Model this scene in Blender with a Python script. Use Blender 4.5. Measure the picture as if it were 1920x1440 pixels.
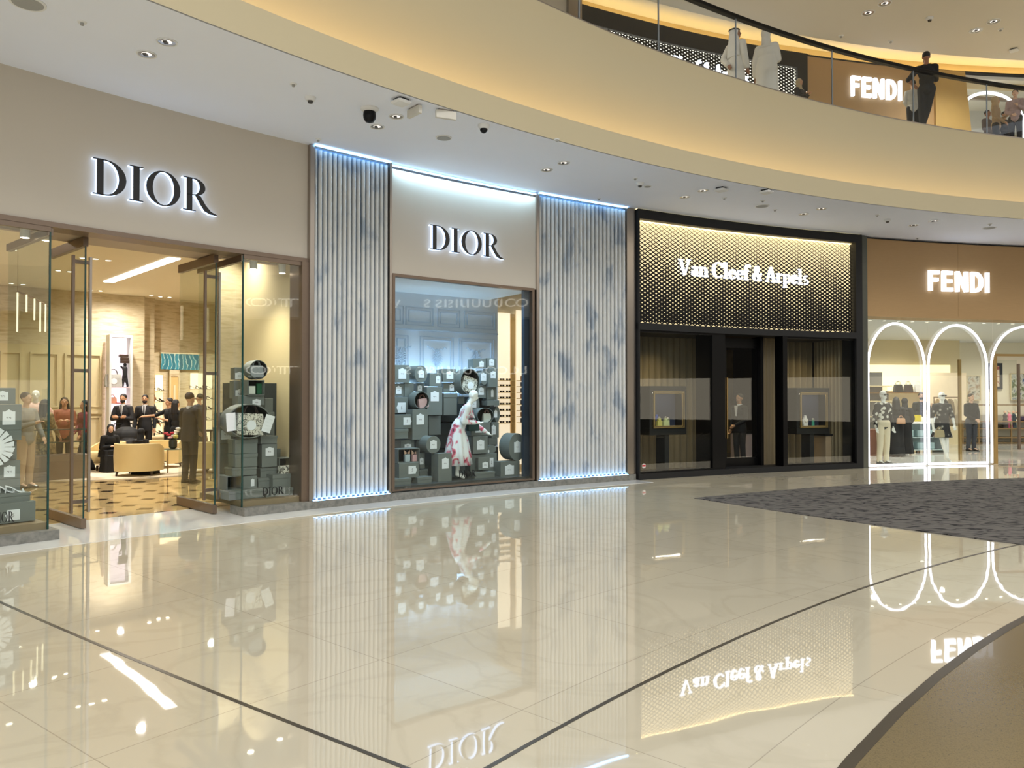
import bpy, bmesh, math, random
from mathutils import Vector, Matrix
SC = bpy.context.scene
for o in list(bpy.data.objects): bpy.data.objects.remove(o)
COL = SC.collection
random.seed(7)
PI = math.pi
# ---------------------------------------------------------------- camera
FPX, EYE = 1443.0, 1.7
PITCH = math.atan(22.0/FPX)
cam_d = bpy.data.cameras.new('camera'); cam = bpy.data.objects.new('camera', cam_d); COL.objects.link(cam)
cam_d.sensor_width = 36; cam_d.lens = 36*FPX/1920; cam_d.clip_end = 200
cam.location = (0, 0, EYE); cam.rotation_euler = (PI/2+PITCH, 0, 0)
SC.camera = cam
# ---------------------------------------------------------------- view, world
SC.view_settings.view_transform = 'Standard'; SC.view_settings.look = 'None'
SC.view_settings.gamma = 1; SC.view_settings.exposure = 0.18
SC.view_settings.use_curve_mapping = False
W = bpy.data.worlds.new('world'); SC.world = W; W.use_nodes = True
wn = W.node_tree.nodes; wn['Background'].inputs[0].default_value = (.93, .96, 1, 1); wn['Background'].inputs[1].default_value = 1.05
def light(kind, name, loc, energy, color=(1,1,1), size=.3, sizey=None, rot=(0,0,0), angle=140, blend=.7, spread=None, mat=None):
    d = bpy.data.lights.new(name, kind); o = bpy.data.objects.new(name, d); COL.objects.link(o)
    d.energy = energy; d.color = color
    if kind == 'AREA':
        d.shape = 'RECTANGLE'; d.size = size; d.size_y = sizey or size
        if spread: d.spread = math.radians(spread)
    elif kind == 'SPOT':
        d.spot_size = math.radians(angle); d.spot_blend = blend; d.shadow_soft_size = size
    else: d.shadow_soft_size = size
    if mat is not None: o.matrix_world = mat
    else: o.location = loc; o.rotation_euler = rot
    return o
# unseen overhead area light added above the atrium as general fill
light('AREA', 'atrium_fill_light', (6, -9, 17), 3600, (1, .97, .92), 16, 16)
# ---------------------------------------------------------------- geometry of the place
CC = Vector((18.12, -11.61)); RF = 31.44          # shopfronts stand on this circle
HC, H2 = 5.5, 7.5                                 # walkway ceiling, upper floor
TH0 = math.atan2(0, 1)
def ray(x, y):
    a = (x-960)/FPX; b = -(y-720)/FPX
    return Vector((a, math.cos(PITCH)-b*math.sin(PITCH), math.sin(PITCH)+b*math.cos(PITCH)))
def on_z(x, y, z):
    d = ray(x, y); t = (z-EYE)/d.z; return Vector((d.x*t, d.y*t, z))
def on_cyl(x, y, n=0.0, C=None, R=None):
    C = C or CC; R = (RF if R is None else R)+n
    d = ray(x, y); dx, dy = d.x, d.y
    a = dx*dx+dy*dy; b = -2*(dx*C.x+dy*C.y); c = C.x**2+C.y**2-R*R
    t = (-b+math.sqrt(b*b-4*a*c))/(2*a)
    return Vector((dx*t, dy*t, EYE+d.z*t))
def th(p): return math.atan2(p.y-CC.y, p.x-CC.x)
TH0 = th(on_cyl(960, 742))
def F(s, n, z):
    t = TH0-s/RF
    return Vector((CC.x+(RF+n)*math.cos(t), CC.y+(RF+n)*math.sin(t), z))
def S(px, n=0.0, py=742): return (TH0-th(on_cyl(px, py, n)))*RF
def Zf(px, py, n=0.0): return on_cyl(px, py, n).z
def SN(p):                                        # world point -> (s, n)
    return (TH0-th(p))*RF, math.hypot(p.x-CC.x, p.y-CC.y)-RF
def FM(s, n=0.0, z=0.0, yaw=0.0):
    t = TH0-s/RF
    m = Matrix.Identity(4)
    x = Vector((math.sin(t), -math.cos(t), 0)); y = Vector((math.cos(t), math.sin(t), 0))
    for i in range(3): m[i][0] = x[i]; m[i][1] = y[i]; m[i][2] = (0,0,1)[i]; m[i][3] = F(s,n,z)[i]
    return m @ Matrix.Rotation(yaw, 4, 'Z')
# ---------------------------------------------------------------- materials
def lin(c):
    return tuple(((v/255)/12.92 if v/255 <= .04045 else ((v/255+.055)/1.055)**2.4) for v in c)+(1,)
MATS = {}
def pm(name, col, rough=.5, metal=0, var=.07, scale=6, bump=0, emis=None, es=0, ior=1.5, stretch=None, coat=0, alpha=1, detail=3):
    if name in MATS: return MATS[name]
    m = bpy.data.materials.new(name); m.use_nodes = True; nt = m.node_tree; b = nt.nodes['Principled BSDF']
    MATS[name] = m; c = lin(col)
    b.inputs['Roughness'].default_value = rough; b.inputs['Metallic'].default_value = metal; b.inputs['IOR'].default_value = ior
    b.inputs['Coat Weight'].default_value = coat; b.inputs['Coat Roughness'].default_value = .03
    if alpha < 1: b.inputs['Alpha'].default_value = alpha
    tc = nt.nodes.new('ShaderNodeTexCoord'); nz = nt.nodes.new('ShaderNodeTexNoise')
    nz.inputs['Scale'].default_value = scale; nz.inputs['Detail'].default_value = detail
    mp = nt.nodes.new('ShaderNodeMapping'); nt.links.new(tc.outputs['Object'], mp.inputs[0]); nt.links.new(mp.outputs[0], nz.inputs['Vector'])
    if stretch: mp.inputs['Scale'].default_value = stretch
    mx = nt.nodes.new('ShaderNodeMix'); mx.data_type = 'RGBA'
    mx.inputs[6].default_value = tuple(v*(1-var) for v in c[:3])+(1,); mx.inputs[7].default_value = tuple(min(1, v*(1+var)) for v in c[:3])+(1,)
    nt.links.new(nz.outputs['Fac'], mx.inputs[0]); nt.links.new(mx.outputs[2], b.inputs['Base Color'])
    if bump:
        bp = nt.nodes.new('ShaderNodeBump'); bp.inputs['Strength'].default_value = bump; bp.inputs['Distance'].default_value = .02
        nt.links.new(nz.outputs['Fac'], bp.inputs['Height']); nt.links.new(bp.outputs[0], b.inputs['Normal'])
    if emis:
        b.inputs['Emission Color'].default_value = lin(emis); b.inputs['Emission Strength'].default_value = es
    return m
def ramp_mat(name, cols, tex, scale, rough=.5, detail=4, stretch=None, bump=0, ior=1.5, dist=0, coord='Object', coat=0, metal=0):
    """cols: [(pos, rgb)...]; tex: NOISE / VORONOI / WAVE"""
    if name in MATS: return MATS[name]
    m = bpy.data.materials.new(name); m.use_nodes = True; nt = m.node_tree; b = nt.nodes['Principled BSDF']; MATS[name] = m
    b.inputs['Roughness'].default_value = rough; b.inputs['IOR'].default_value = ior; b.inputs['Coat Weight'].default_value = coat; b.inputs['Metallic'].default_value = metal
    tc = nt.nodes.new('ShaderNodeTexCoord'); mp = nt.nodes.new('ShaderNodeMapping'); nt.links.new(tc.outputs[coord], mp.inputs[0])
    if stretch: mp.inputs['Scale'].default_value = stretch
    t = nt.nodes.new({'NOISE':'ShaderNodeTexNoise','VORONOI':'ShaderNodeTexVoronoi','WAVE':'ShaderNodeTexWave'}[tex])
    t.inputs['Scale'].default_value = scale
    if tex != 'VORONOI': t.inputs['Detail'].default_value = detail; t.inputs['Distortion'].default_value = dist
    nt.links.new(mp.outputs[0], t.inputs['Vector'])
    out = t.outputs['Distance'] if tex == 'VORONOI' else t.outputs['Fac']
    r = nt.nodes.new('ShaderNodeValToRGB'); e = r.color_ramp.elements
    e[0].position, e[0].color = cols[0][0], lin(cols[0][1]); e[1].position, e[1].color = cols[-1][0], lin(cols[-1][1])
    for p, c in cols[1:-1]: k = e.new(p); k.color = lin(c)
    nt.links.new(out, r.inputs[0]); nt.links.new(r.outputs[0], b.inputs['Base Color'])
    if bump:
        bp = nt.nodes.new('ShaderNodeBump'); bp.inputs['Strength'].default_value = bump; bp.inputs['Distance'].default_value = .02
        nt.links.new(out, bp.inputs['Height']); nt.links.new(bp.outputs[0], b.inputs['Normal'])
    return m
def glow(name, col, st):
    if name in MATS: return MATS[name]
    m = bpy.data.materials.new(name); m.use_nodes = True; nt = m.node_tree; nt.nodes.clear(); MATS[name] = m
    e = nt.nodes.new('ShaderNodeEmission'); e.inputs[0].default_value = lin(col); e.inputs[1].default_value = st
    o = nt.nodes.new('ShaderNodeOutputMaterial'); nt.links.new(e.outputs[0], o.inputs[0]); return m
def glass(name, tint=(245,250,248), refl=.05, grey=0.0):
    if name in MATS: return MATS[name]
    m = bpy.data.materials.new(name); m.use_nodes = True; nt = m.node_tree; nt.nodes.clear(); MATS[name] = m
    t = nt.nodes.new('ShaderNodeBsdfTransparent'); t.inputs[0].default_value = lin(tint)
    g = nt.nodes.new('ShaderNodeBsdfGlossy'); g.inputs['Roughness'].default_value = 0.0
    f = nt.nodes.new('ShaderNodeLayerWeight'); pw = nt.nodes.new('ShaderNodeMath'); pw.operation = 'POWER'; pw.inputs[1].default_value = 4.5
    nt.links.new(f.outputs['Facing'], pw.inputs[0])
    mu = nt.nodes.new('ShaderNodeMath'); mu.operation = 'MULTIPLY_ADD'; mu.inputs[1].default_value = .8; mu.inputs[2].default_value = refl
    mu.use_clamp = True
    mx = nt.nodes.new('ShaderNodeMixShader'); o = nt.nodes.new('ShaderNodeOutputMaterial')
    nt.links.new(pw.outputs[0], mu.inputs[0]); nt.links.new(mu.outputs[0], mx.inputs[0])
    nt.links.new(t.outputs[0], mx.inputs[1]); nt.links.new(g.outputs[0], mx.inputs[2]); nt.links.new(mx.outputs[0], o.inputs[0])
    return m
# ---------------------------------------------------------------- mesh builder
class MB:
    def __init__(s, f=None): s.b = bmesh.new(); s.f = f or (lambda x, y, z: Vector((x, y, z))); s.mi = 0
    def v(s, x, y, z): return s.b.verts.new(s.f(x, y, z))
    def face(s, vs):
        try: q = s.b.faces.new(vs); q.material_index = s.mi; return q
        except ValueError: return None
    def box(s, x0, x1, y0, y1, z0, z1, seg=1):
        prev = None
        for i in range(seg+1):
            x = x0+(x1-x0)*i/seg
            r = [s.v(x, y0, z0), s.v(x, y1, z0), s.v(x, y1, z1), s.v(x, y0, z1)]
            if prev:
                for k in range(4): s.face([prev[k], prev[(k+1) % 4], r[(k+1) % 4], r[k]])
            else: s.face(r)
            prev = r
        s.face(prev[::-1]); return s
    def prism(s, poly, y0, y1, front=None):
        """poly in (x,z), extruded along y"""
        a = [s.v(x, y0, z) for x, z in poly]; b = [s.v(x, y1, z) for x, z in poly]
        q = s.face(a); s.face(b[::-1])
        if front is not None and q: q.material_index = front
        for i in range(len(a)): s.face([a[i], a[(i+1) % len(a)], b[(i+1) % len(a)], b[i]])
        return s
    def zprism(s, poly, z0, z1):
        a = [s.v(x, y, z0) for x, y in poly]; b = [s.v(x, y, z1) for x, y in poly]
        s.face(a[::-1]); s.face(b)
        for i in range(len(a)): s.face([a[i], a[(i+1) % len(a)], b[(i+1) % len(a)], b[i]])
        return s
    def loft(s, rings, close=True, caps=True):
        R = [[s.v(*p) for p in r] for r in rings]
        n = len(R[0])
        for a, b in zip(R, R[1:]):
            for i in range(n if close else n-1): s.face([a[i], a[(i+1) % n], b[(i+1) % n], b[i]])
        if caps: s.face(R[0][::-1]); s.face(R[-1])
        return s
    def lathe(s, prof, c=(0,0), seg=24, sx=1, sy=1, caps=True):
        return s.loft([[(c[0]+r*sx*math.cos(2*PI*i/seg), c[1]+r*sy*math.sin(2*PI*i/seg), z) for i in range(seg)] for r, z in prof], caps=caps)
    def ylathe(s, prof, cx, cz, seg=32, caps=True):
        return s.loft([[(cx+r*math.cos(2*PI*i/seg), y, cz+r*math.sin(2*PI*i/seg)) for i in range(seg)] for r, y in prof], caps=caps)
    def tube(s, pts, r, seg=8, caps=True):
        pts = [Vector(p) for p in pts]; rr = r if isinstance(r, (list, tuple)) else [r]*len(pts)
        rings = []
        up = None
        for i, p in enumerate(pts):
            d = (pts[min(i+1, len(pts)-1)]-pts[max(i-1, 0)]).normalized()
            if up is None: up = Vector((0, 0, 1)) if abs(d.z) < .9 else Vector((1, 0, 0))
            a = d.cross(up).normalized(); b = a.cross(d).normalized(); up = b
            rings.append([tuple(p+(a*math.cos(2*PI*k/seg)+b*math.sin(2*PI*k/seg))*rr[i]) for k in range(seg)])
        return s.loft(rings, caps=caps)
    def ell(s, c, r, seg=12, rings=8):
        rs = []
        for j in range(1, rings):
            p = PI*j/rings-PI/2
            rs.append([(c[0]+r[0]*math.cos(p)*math.cos(2*PI*i/seg), c[1]+r[1]*math.cos(p)*math.sin(2*PI*i/seg), c[2]+r[2]*math.sin(p)) for i in range(seg)])
        return s.loft(rs)
    def cap(s, p0, r0, p1, r1, seg=10):
        p0, p1 = Vector(p0), Vector(p1)
        s.tube([p0, p1], [r0, r1], seg); s.ell(p0, (r0,)*3, seg, 6); s.ell(p1, (r1,)*3, seg, 6); return s
    def build(s, name, mat, parent=None, smooth=False, mw=None, bevel=0, recalc=True):
        if recalc: bmesh.ops.recalc_face_normals(s.b, faces=s.b.faces)
        me = bpy.data.meshes.new(name); s.b.to_mesh(me); s.b.free()
        for m in (mat if isinstance(mat, (list, tuple)) else [mat]): me.materials.append(m)
        if smooth:
            for p in me.polygons: p.use_smooth = True
        o = bpy.data.objects.new(name, me); COL.objects.link(o)
        if parent: o.parent = parent
        if mw is not None: o.matrix_world = mw
        if bevel:
            bv = o.modifiers.new('bevel', 'BEVEL'); bv.width = bevel; bv.segments = 2; bv.limit_method = 'ANGLE'
        if smooth == 'auto':
            try: me.set_sharp_from_angle(angle=math.radians(38))
            except Exception: pass
        return o
def tag(o, label, cat, group=None, kind=None):
    o['label'] = label; o['category'] = cat
    if group: o['group'] = group
    if kind: o['kind'] = kind
    return o
def thing(name, label, cat, mw=None, group=None):
    o = bpy.data.objects.new(name, None); o.empty_display_size = .1; COL.objects.link(o)
    if mw is not None: o.matrix_world = mw if isinstance(mw, Matrix) else Matrix.Translation(mw)
    return tag(o, label, cat, group)
def struct(o): o['kind'] = 'structure'; return o
def copy_tree(o, parent=None):
    c = o.copy(); COL.objects.link(c); c.parent = parent
    for ch in list(o.children): copy_tree(ch, c)
    return c
def T(x, y, z, yaw=0): return Matrix.Translation((x, y, z)) @ Matrix.Rotation(yaw, 4, 'Z')
# ================================================================ SETTING
M_black = pm('black_metal', (14,14,15), .35, .6, .1)
M_blackmatt = pm('black_matt', (10,10,11), .6)
M_chrome = pm('brushed_steel', (168,160,152), .3, 1, .05, 40, stretch=(1,1,30))
M_bronze = pm('bronze_metal', (128,112,98), .38, .8, .05, 30)
M_gold = pm('gold_metal', (178,150,100), .35, .9, .06, 20)
M_white = pm('white_plaster', (224,224,222), .7, var=.02)
M_ceil = pm('ceiling_paint', (232,236,246), .8, var=.015, scale=2)
M_cream = pm('cream_paint', (206,190,150), .75, var=.02, scale=2)
M_fascia = pm('cream_fascia_paint', (192,180,148), .7, var=.02, scale=1)
M_dwall = pm('stone_grey_panel', (196,187,172), .6, var=.02, scale=1.5)
M_glass = glass('clear_glass', (250,253,251), refl=.04)
M_glassd = glass('door_glass', (248,252,250), refl=.02)
M_edge = pm('green_glass_edge', (20,62,58), .15)
M_led_blue = glow('blue_white_led', (165,210,255), 4)
M_led_warm = glow('warm_led', (255,214,140), 8)
M_led_white = glow('white_neon', (245,245,255), 3)
M_sign = glow('white_sign_light', (232,240,255), 2.6)
M_downl = glow('downlight_lamp', (255,240,215), 14)
def polar_floor(name, base, dark, rstep, tstep, rough, vein, lw=.005, ior=1.55, bump=.05, tone=.05):
    m = bpy.data.materials.new(name); m.use_nodes = True; nt = m.node_tree; b = nt.nodes['Principled BSDF']; N = nt.nodes.new; L = nt.links.new
    MATS[name] = m
    def ma(op, a, bb=None, c=None):
        n = N('ShaderNodeMath'); n.operation = op
        for i, v in enumerate((a, bb, c)):
            if v is None: continue
            if isinstance(v, (int, float)): n.inputs[i].default_value = v
            else: L(v, n.inputs[i])
        return n.outputs[0]
    g = N('ShaderNodeNewGeometry'); sp = N('ShaderNodeSeparateXYZ'); L(g.outputs['Position'], sp.inputs[0])
    dx = ma('SUBTRACT', sp.outputs[0], CC.x); dy = ma('SUBTRACT', sp.outputs[1], CC.y)
    r = ma('SQRT', ma('ADD', ma('MULTIPLY', dx, dx), ma('MULTIPLY', dy, dy)))
    t = ma('ARCTAN2', dy, dx)
    ru = ma('DIVIDE', r, rstep); row = ma('FLOOR', ru)
    tu = ma('ADD', ma('MULTIPLY', t, 26/tstep), ma('MULTIPLY', row, .0)); colu = ma('FLOOR', tu)
    def edge(u, w): 
        f = ma('FRACT', u); return ma('MAXIMUM', ma('LESS_THAN', f, w), ma('GREATER_THAN', f, 1-w))
    ln = ma('MAXIMUM', edge(ru, lw/rstep), edge(tu, lw/tstep))
    cx = N('ShaderNodeCombineXYZ'); L(row, cx.inputs[0]); L(colu, cx.inputs[1])
    wnn = N('ShaderNodeTexWhiteNoise'); L(cx.outputs[0], wnn.inputs['Vector'])
    nz = N('ShaderNodeTexNoise'); nz.inputs['Scale'].default_value = .8; nz.inputs['Detail'].default_value = 6; nz.inputs['Distortion'].default_value = 1.5; L(g.outputs['Position'], nz.inputs['Vector'])
    rp = N('ShaderNodeValToRGB'); e = rp.color_ramp.elements
    e[0].position = .3; e[0].color = lin(base); e[1].position = .7; e[1].color = lin(base)
    k = e.new(.5); k.color = lin(vein); k = e.new(.46); k.color = lin(base); k = e.new(.54); k.color = lin(base)
    L(nz.outputs['Fac'], rp.inputs[0])
    hs = N('ShaderNodeHueSaturation'); L(rp.outputs[0], hs.inputs['Color']); L(ma('MULTIPLY_ADD', wnn.outputs['Value'], 2*tone, 1-tone), hs.inputs['Value'])
    mx = N('ShaderNodeMix'); mx.data_type = 'RGBA'; L(ln, mx.inputs[0]); L(hs.outputs[0], mx.inputs[6]); mx.inputs[7].default_value = lin(dark)
    L(mx.outputs[2], b.inputs['Base Color'])
    b.inputs['Roughness'].default_value = rough; b.inputs['IOR'].default_value = ior
    n2 = N('ShaderNodeTexNoise'); n2.inputs['Scale'].default_value = 2.2; n2.inputs['Detail'].default_value = 1; L(g.outputs['Position'], n2.inputs['Vector'])
    bp = N('ShaderNodeBump'); bp.inputs['Strength'].default_value = bump; bp.inputs['Distance'].default_value = .01; L(n2.outputs['Fac'], bp.inputs['Height'])
    L(bp.outputs[0], b.inputs['Normal'])
    return m
M_floor = polar_floor('cream_marble_tiles', (202,193,170), (170,162,142), 1.2, 1.8, .02, (196,187,164), lw=.003, ior=2.2, bump=.08, tone=.02)
M_floor_in = polar_floor('white_marble_tiles', (214,212,206), (170,168,160), 1.0, 1.5, .06, (196,192,184))
M_floor2 = polar_floor('upper_marble_tiles', (200,190,165), (150,140,118), 1.2, 1.8, .1, (192,182,152))
# main floor
mb = MB(); mb.box(-30, 45, -32, 40, -.3, 0); struct(mb.build('floor', M_floor))
M_thr = pm('white_threshold_marble', (222,222,218), .05, var=.03, ior=1.7)
sL, sR = S(-700), S(2300)
mb = MB(F); mb.box(sL, S(1187), -.62, 1.15, .0, .004, 60); struct(mb.build('trim_1', M_thr))
# brown stone disc of the atrium floor, dark seams
M_brown = ramp_mat('brown_granite', [(.3,(98,86,60)),(.55,(116,101,70)),(.75,(84,73,50))], 'NOISE', 90, .2, ior=1.6, coat=.15)
def disc_arc(cx, cy, r0, r1, a0, a1, z0, z1, mat, name, seg=96):
    mb = MB(lambda x, y, z: Vector((cx+y*math.cos(x), cy+y*math.sin(x), z))); mb.box(a0, a1, r0, r1, z0, z1, seg); return mb.build(name, mat)
struct(disc_arc(15.75, -8.49, 2, 18.6, 0, 2*PI, 0, .004, M_brown, 'trim_2', 160))
M_seam = pm('dark_seam_metal', (84,78,68), .3, .5)
struct(disc_arc(15.75, -8.49, 18.6, 18.66, 0, 2*PI, 0, .006, M_seam, 'trim_3', 160))
struct(disc_arc(19.13, -12.06, 24.76, 24.785, PI*.4, PI*1.1, 0, .003, M_seam, 'trim_4', 120))
a0 = math.atan2(6.35-91.73, -4.21-63.38); a1 = math.atan2(3.0-91.73, .2-63.38)
struct(disc_arc(63.38, 91.73, 108.875, 108.9, a0-.05, a1+.01, 0, .003, M_seam, 'trim_5', 40))
# carpet between two arcs
def arcpts(cx, cy, r, p, q, n):
    a = math.atan2(p[1]-cy, p[0]-cx); b = math.atan2(q[1]-cy, q[0]-cx)
    return [(cx+r*math.cos(a+(b-a)*i/n), cy+r*math.sin(a+(b-a)*i/n)) for i in range(n+1)]
up = arcpts(15.19, -6.11, 22.45, (3.02, 12.74), (15.5, 16.34), 24)
lo = arcpts(28.76, 27.87, 29.85, (3.02, 12.74), (12.5, 2.8), 24)
M_carpet = ramp_mat('grey_patterned_carpet', [(.36,(34,32,32)),(.46,(92,88,84)),(.62,(104,100,94))], 'NOISE', 5.5, .95, detail=1, stretch=(1,1.7,1), bump=.15, dist=1.1)
mb = MB(); mb.zprism(up+[(17.5,8)]+lo[::-1], .001, .012)
tag(mb.build('carpet', M_carpet), 'dark grey patterned carpet with a pointed end inlaid in the marble floor', 'carpet')

# walkway ceiling, lip and fascia (each follows its own circle)
def ringmap(cx, cy): return lambda a, r, z: Vector((cx+r*math.cos(a), cy+r*math.sin(a), z))
A0, A1 = math.radians(168), math.radians(70)
LC = (17.76, -10.23); LR = 27.56; EC = (19.16, -10.0); ER = 28.33
def cross(a):
    lx = (LC[0]+LR*math.cos(a), LC[1]+LR*math.sin(a)); ex = (EC[0]+ER*math.cos(a), EC[1]+ER*math.sin(a)); return lx, ex
mbc = MB()
prev = None
N = 110
for i in range(N+1):
    a = A0+(A1-A0)*i/N; lx = (LC[0]+LR*math.cos(a), LC[1]+LR*math.sin(a))
    t = math.atan2(lx[1]-CC.y, lx[0]-CC.x); ox = (CC.x+(RF+.35)*math.cos(t), CC.y+(RF+.35)*math.sin(t))
    lx = (LC[0]+(LR+.03)*math.cos(a), LC[1]+(LR+.03)*math.sin(a)); r = [mbc.v(lx[0], lx[1], HC), mbc.v(ox[0], ox[1], HC), mbc.v(ox[0], ox[1], HC+.06), mbc.v(lx[0], lx[1], HC+.06)]
    if prev:
        for k in range(4): mbc.face([prev[k], prev[(k+1) % 4], r[(k+1) % 4], r[k]])
    prev = r
struct(mbc.build('ceiling', M_ceil))
# fascia profile: (inward offset from the lip circle u, height z); blends from the lip circle to the edge circle with height
prof = [(0,HC),(0,HC+.37),(.06,HC+.37),(.06,HC+.12),(.40,HC+.12),(.42,HC+.30),(.40,HC+.48),(.33,HC+.72),(.22,HC+1.0),(.12,HC+1.3),(.06,HC+1.6),(.03,H2-.14),(0,H2-.04),(0,H2),(.3,H2)]
mbf = MB(); prev = None
for i in range(N+1):
    a = A0+(A1-A0)*i/N; ring = []
    lx, ex = cross(a); d = Vector((math.cos(a), math.sin(a)))
    for u, z in prof:
        w = min(1, max(0, (z-HC-.3)/(H2-HC-.3)))
        p = Vector(lx)*(1-w)+Vector(ex)*w + d*u
        ring.append(mbf.v(p.x, p.y, z))
    if prev:
        for k in range(len(ring)-1): mbf.face([prev[k], prev[k+1], ring[k+1], ring[k]])
    prev = ring
struct(mbf.build('wall_balcony', M_fascia, smooth='auto'))
mb = MB(ringmap(*LC)); mb.box(A0, A1, LR+.10, LR+.15, HC+.15, HC+.17, N)
tag(mb.build('light_strip', glow('cove_led', (255,222,166), 11)), 'warm light strip hidden in the curved cove under the balcony', 'light strip')
# upper floor slab
mbs = MB(); prev = None
for i in range(N+1):
    a = A0+(A1-A0)*i/N; ex = (EC[0]+ER*math.cos(a), EC[1]+ER*math.sin(a))
    t = math.atan2(ex[1]-CC.y, ex[0]-CC.x); ox = (CC.x+(RF+9)*math.cos(t), CC.y+(RF+9)*math.sin(t)); ix = Vector(ex)+Vector((math.cos(a), math.sin(a)))*.28
    r = [mbs.v(ix.x, ix.y, H2-.15), mbs.v(ox[0], ox[1], H2-.15), mbs.v(ox[0], ox[1], H2), mbs.v(ix.x, ix.y, H2)]
    if prev:
        for k in range(4): mbs.face([prev[k], prev[(k+1) % 4], r[(k+1) % 4], r[k]])
    prev = r
struct(mbs.build('floor_upper', M_floor2))
# glass balustrade: panes and black handrail (one thing)
bal = thing('glass_balustrade', 'curved clear glass balustrade with a thin black handrail along the upper walkway', 'railing', Vector((EC[0]+ER*math.cos(2.0), EC[1]+ER*math.sin(2.0), H2)))
iv = bal.matrix_world.inverted()
xs = [(1265, 85), (1424, 130), (1572, 195), (1714, 231), (1851, 253)]
angs = []
for px, py in xs:
    p = on_z(px, py, H2); angs.append(math.atan2(p.y-EC[1], p.x-EC[0]))
st = (angs[0]-angs[-1])/4
angs = [angs[0]+st*k for k in (6,5,4,3)]+[math.atan2(*(lambda p: (p.y-EC[1], p.x-EC[0]))(on_z(1088, 38, H2)))]+angs+[angs[-1]-st*k for k in (1,2,3,4)]
M_rail_gl = glass('balustrade_glass', (250,252,253), .03)
for a, b in zip(angs, angs[1:]):
    mb = MB(ringmap(*EC)); mb.box(a-.0004, b+.0004, ER+.03, ER+.045, H2+.002, H2+1.16, 6)
    o = mb.build('glass_pane', M_rail_gl, bal); o.matrix_parent_inverse = iv
    mb = MB(ringmap(*EC)); mb.box(a-.0004, a+.0004, ER+.028, ER+.047, H2+.002, H2+1.16)
    o = mb.build('pane_joint', pm('steel_joint', (150,160,170), .3, .6), bal); o.matrix_parent_inverse = iv
mb = MB(ringmap(*EC)); mb.box(angs[0], angs[-1], ER-.01, ER+.09, H2+1.13, H2+1.20, 90)
o = mb.build('handrail', M_black, bal, bevel=.01); o.matrix_parent_inverse = iv
mb = MB(ringmap(*EC)); mb.box(angs[0], angs[-1], ER+.015, ER+.06, H2, H2+.03, 90)
o = mb.build('base_channel', M_chrome, bal); o.matrix_parent_inverse = iv

# upper ceilings
def perf_mat():
    m = bpy.data.materials.new('perforated_white_ceiling'); m.use_nodes = True; nt = m.node_tree; b = nt.nodes['Principled BSDF']; MATS['perf'] = m
    g = nt.nodes.new('ShaderNodeNewGeometry'); v = nt.nodes.new('ShaderNodeTexVoronoi'); v.inputs['Scale'].default_value = 11; v.inputs['Randomness'].default_value = 0
    nt.links.new(g.outputs['Position'], v.inputs['Vector'])
    r = nt.nodes.new('ShaderNodeValToRGB'); e = r.color_ramp.elements; e[0].position = .27; e[0].color = lin((120,116,108)); e[1].position = .33; e[1].color = lin((216,211,200))
    nt.links.new(v.outputs['Distance'], r.inputs[0]); nt.links.new(r.outputs[0], b.inputs['Base Color']); b.inputs['Roughness'].default_value = .8
    return m
M_perf = perf_mat()
R2 = 3.0; HP = 11.15
_ns = [SN(on_z(px,py,HP))[1] for px,py in ((1230,0),(1328,25),(1424,49),(1595,82),(1709,100),(1920,119))]; NP = sum(_ns)/6
mb = MB(F); mb.box(S(-900), S(2600), -9.0, NP, HP, HP+.45, 90); struct(mb.build('ceiling_atrium', M_perf))
mb = MB(F); mb.box(S(-900), S(2600), NP-.1, R2+.5, HP+.44, HP+.5, 90); struct(mb.build('ceiling_upper', M_ceil))
# storefront across the atrium, seen only in reflections
mb = MB(); mb.box(22, 22.4, -17, 16, 0, 5.4); struct(mb.build('wall_opposite', pm('dark_shopfront', (52,44,36), .4, var=.4, scale=.6)))
mb = MB(); mb.box(21, 22.4, -17, 16, 5.4, 7.4); struct(mb.build('wall_opposite_balcony', M_white))
mb = MB(); mb.box(23.5, 24, -17, 16, 7.4, 11.5); struct(mb.build('wall_opposite_upper', pm('dark_shopfront_b', (70,60,48), .4, var=.4, scale=.6)))
# glowing panels added across the atrium as fill light, shaped like shop windows
for k, (x, y0, y1, z0, z1) in enumerate(((21.97,-15,-7,.6,2.5),(21.97,-5,.5,.6,2.4),(21.97,7.5,14.5,.6,2.5),(23.46,-15,-2,7.7,10.4),(23.46,0,14,7.7,10.4))):
    mb = MB(); mb.box(x-.02, x, y0, y1, z0, z1); struct(mb.build('window_%d' % (10+k), glow('fill_panel_glow', (255,240,215), 1.6)))
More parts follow.
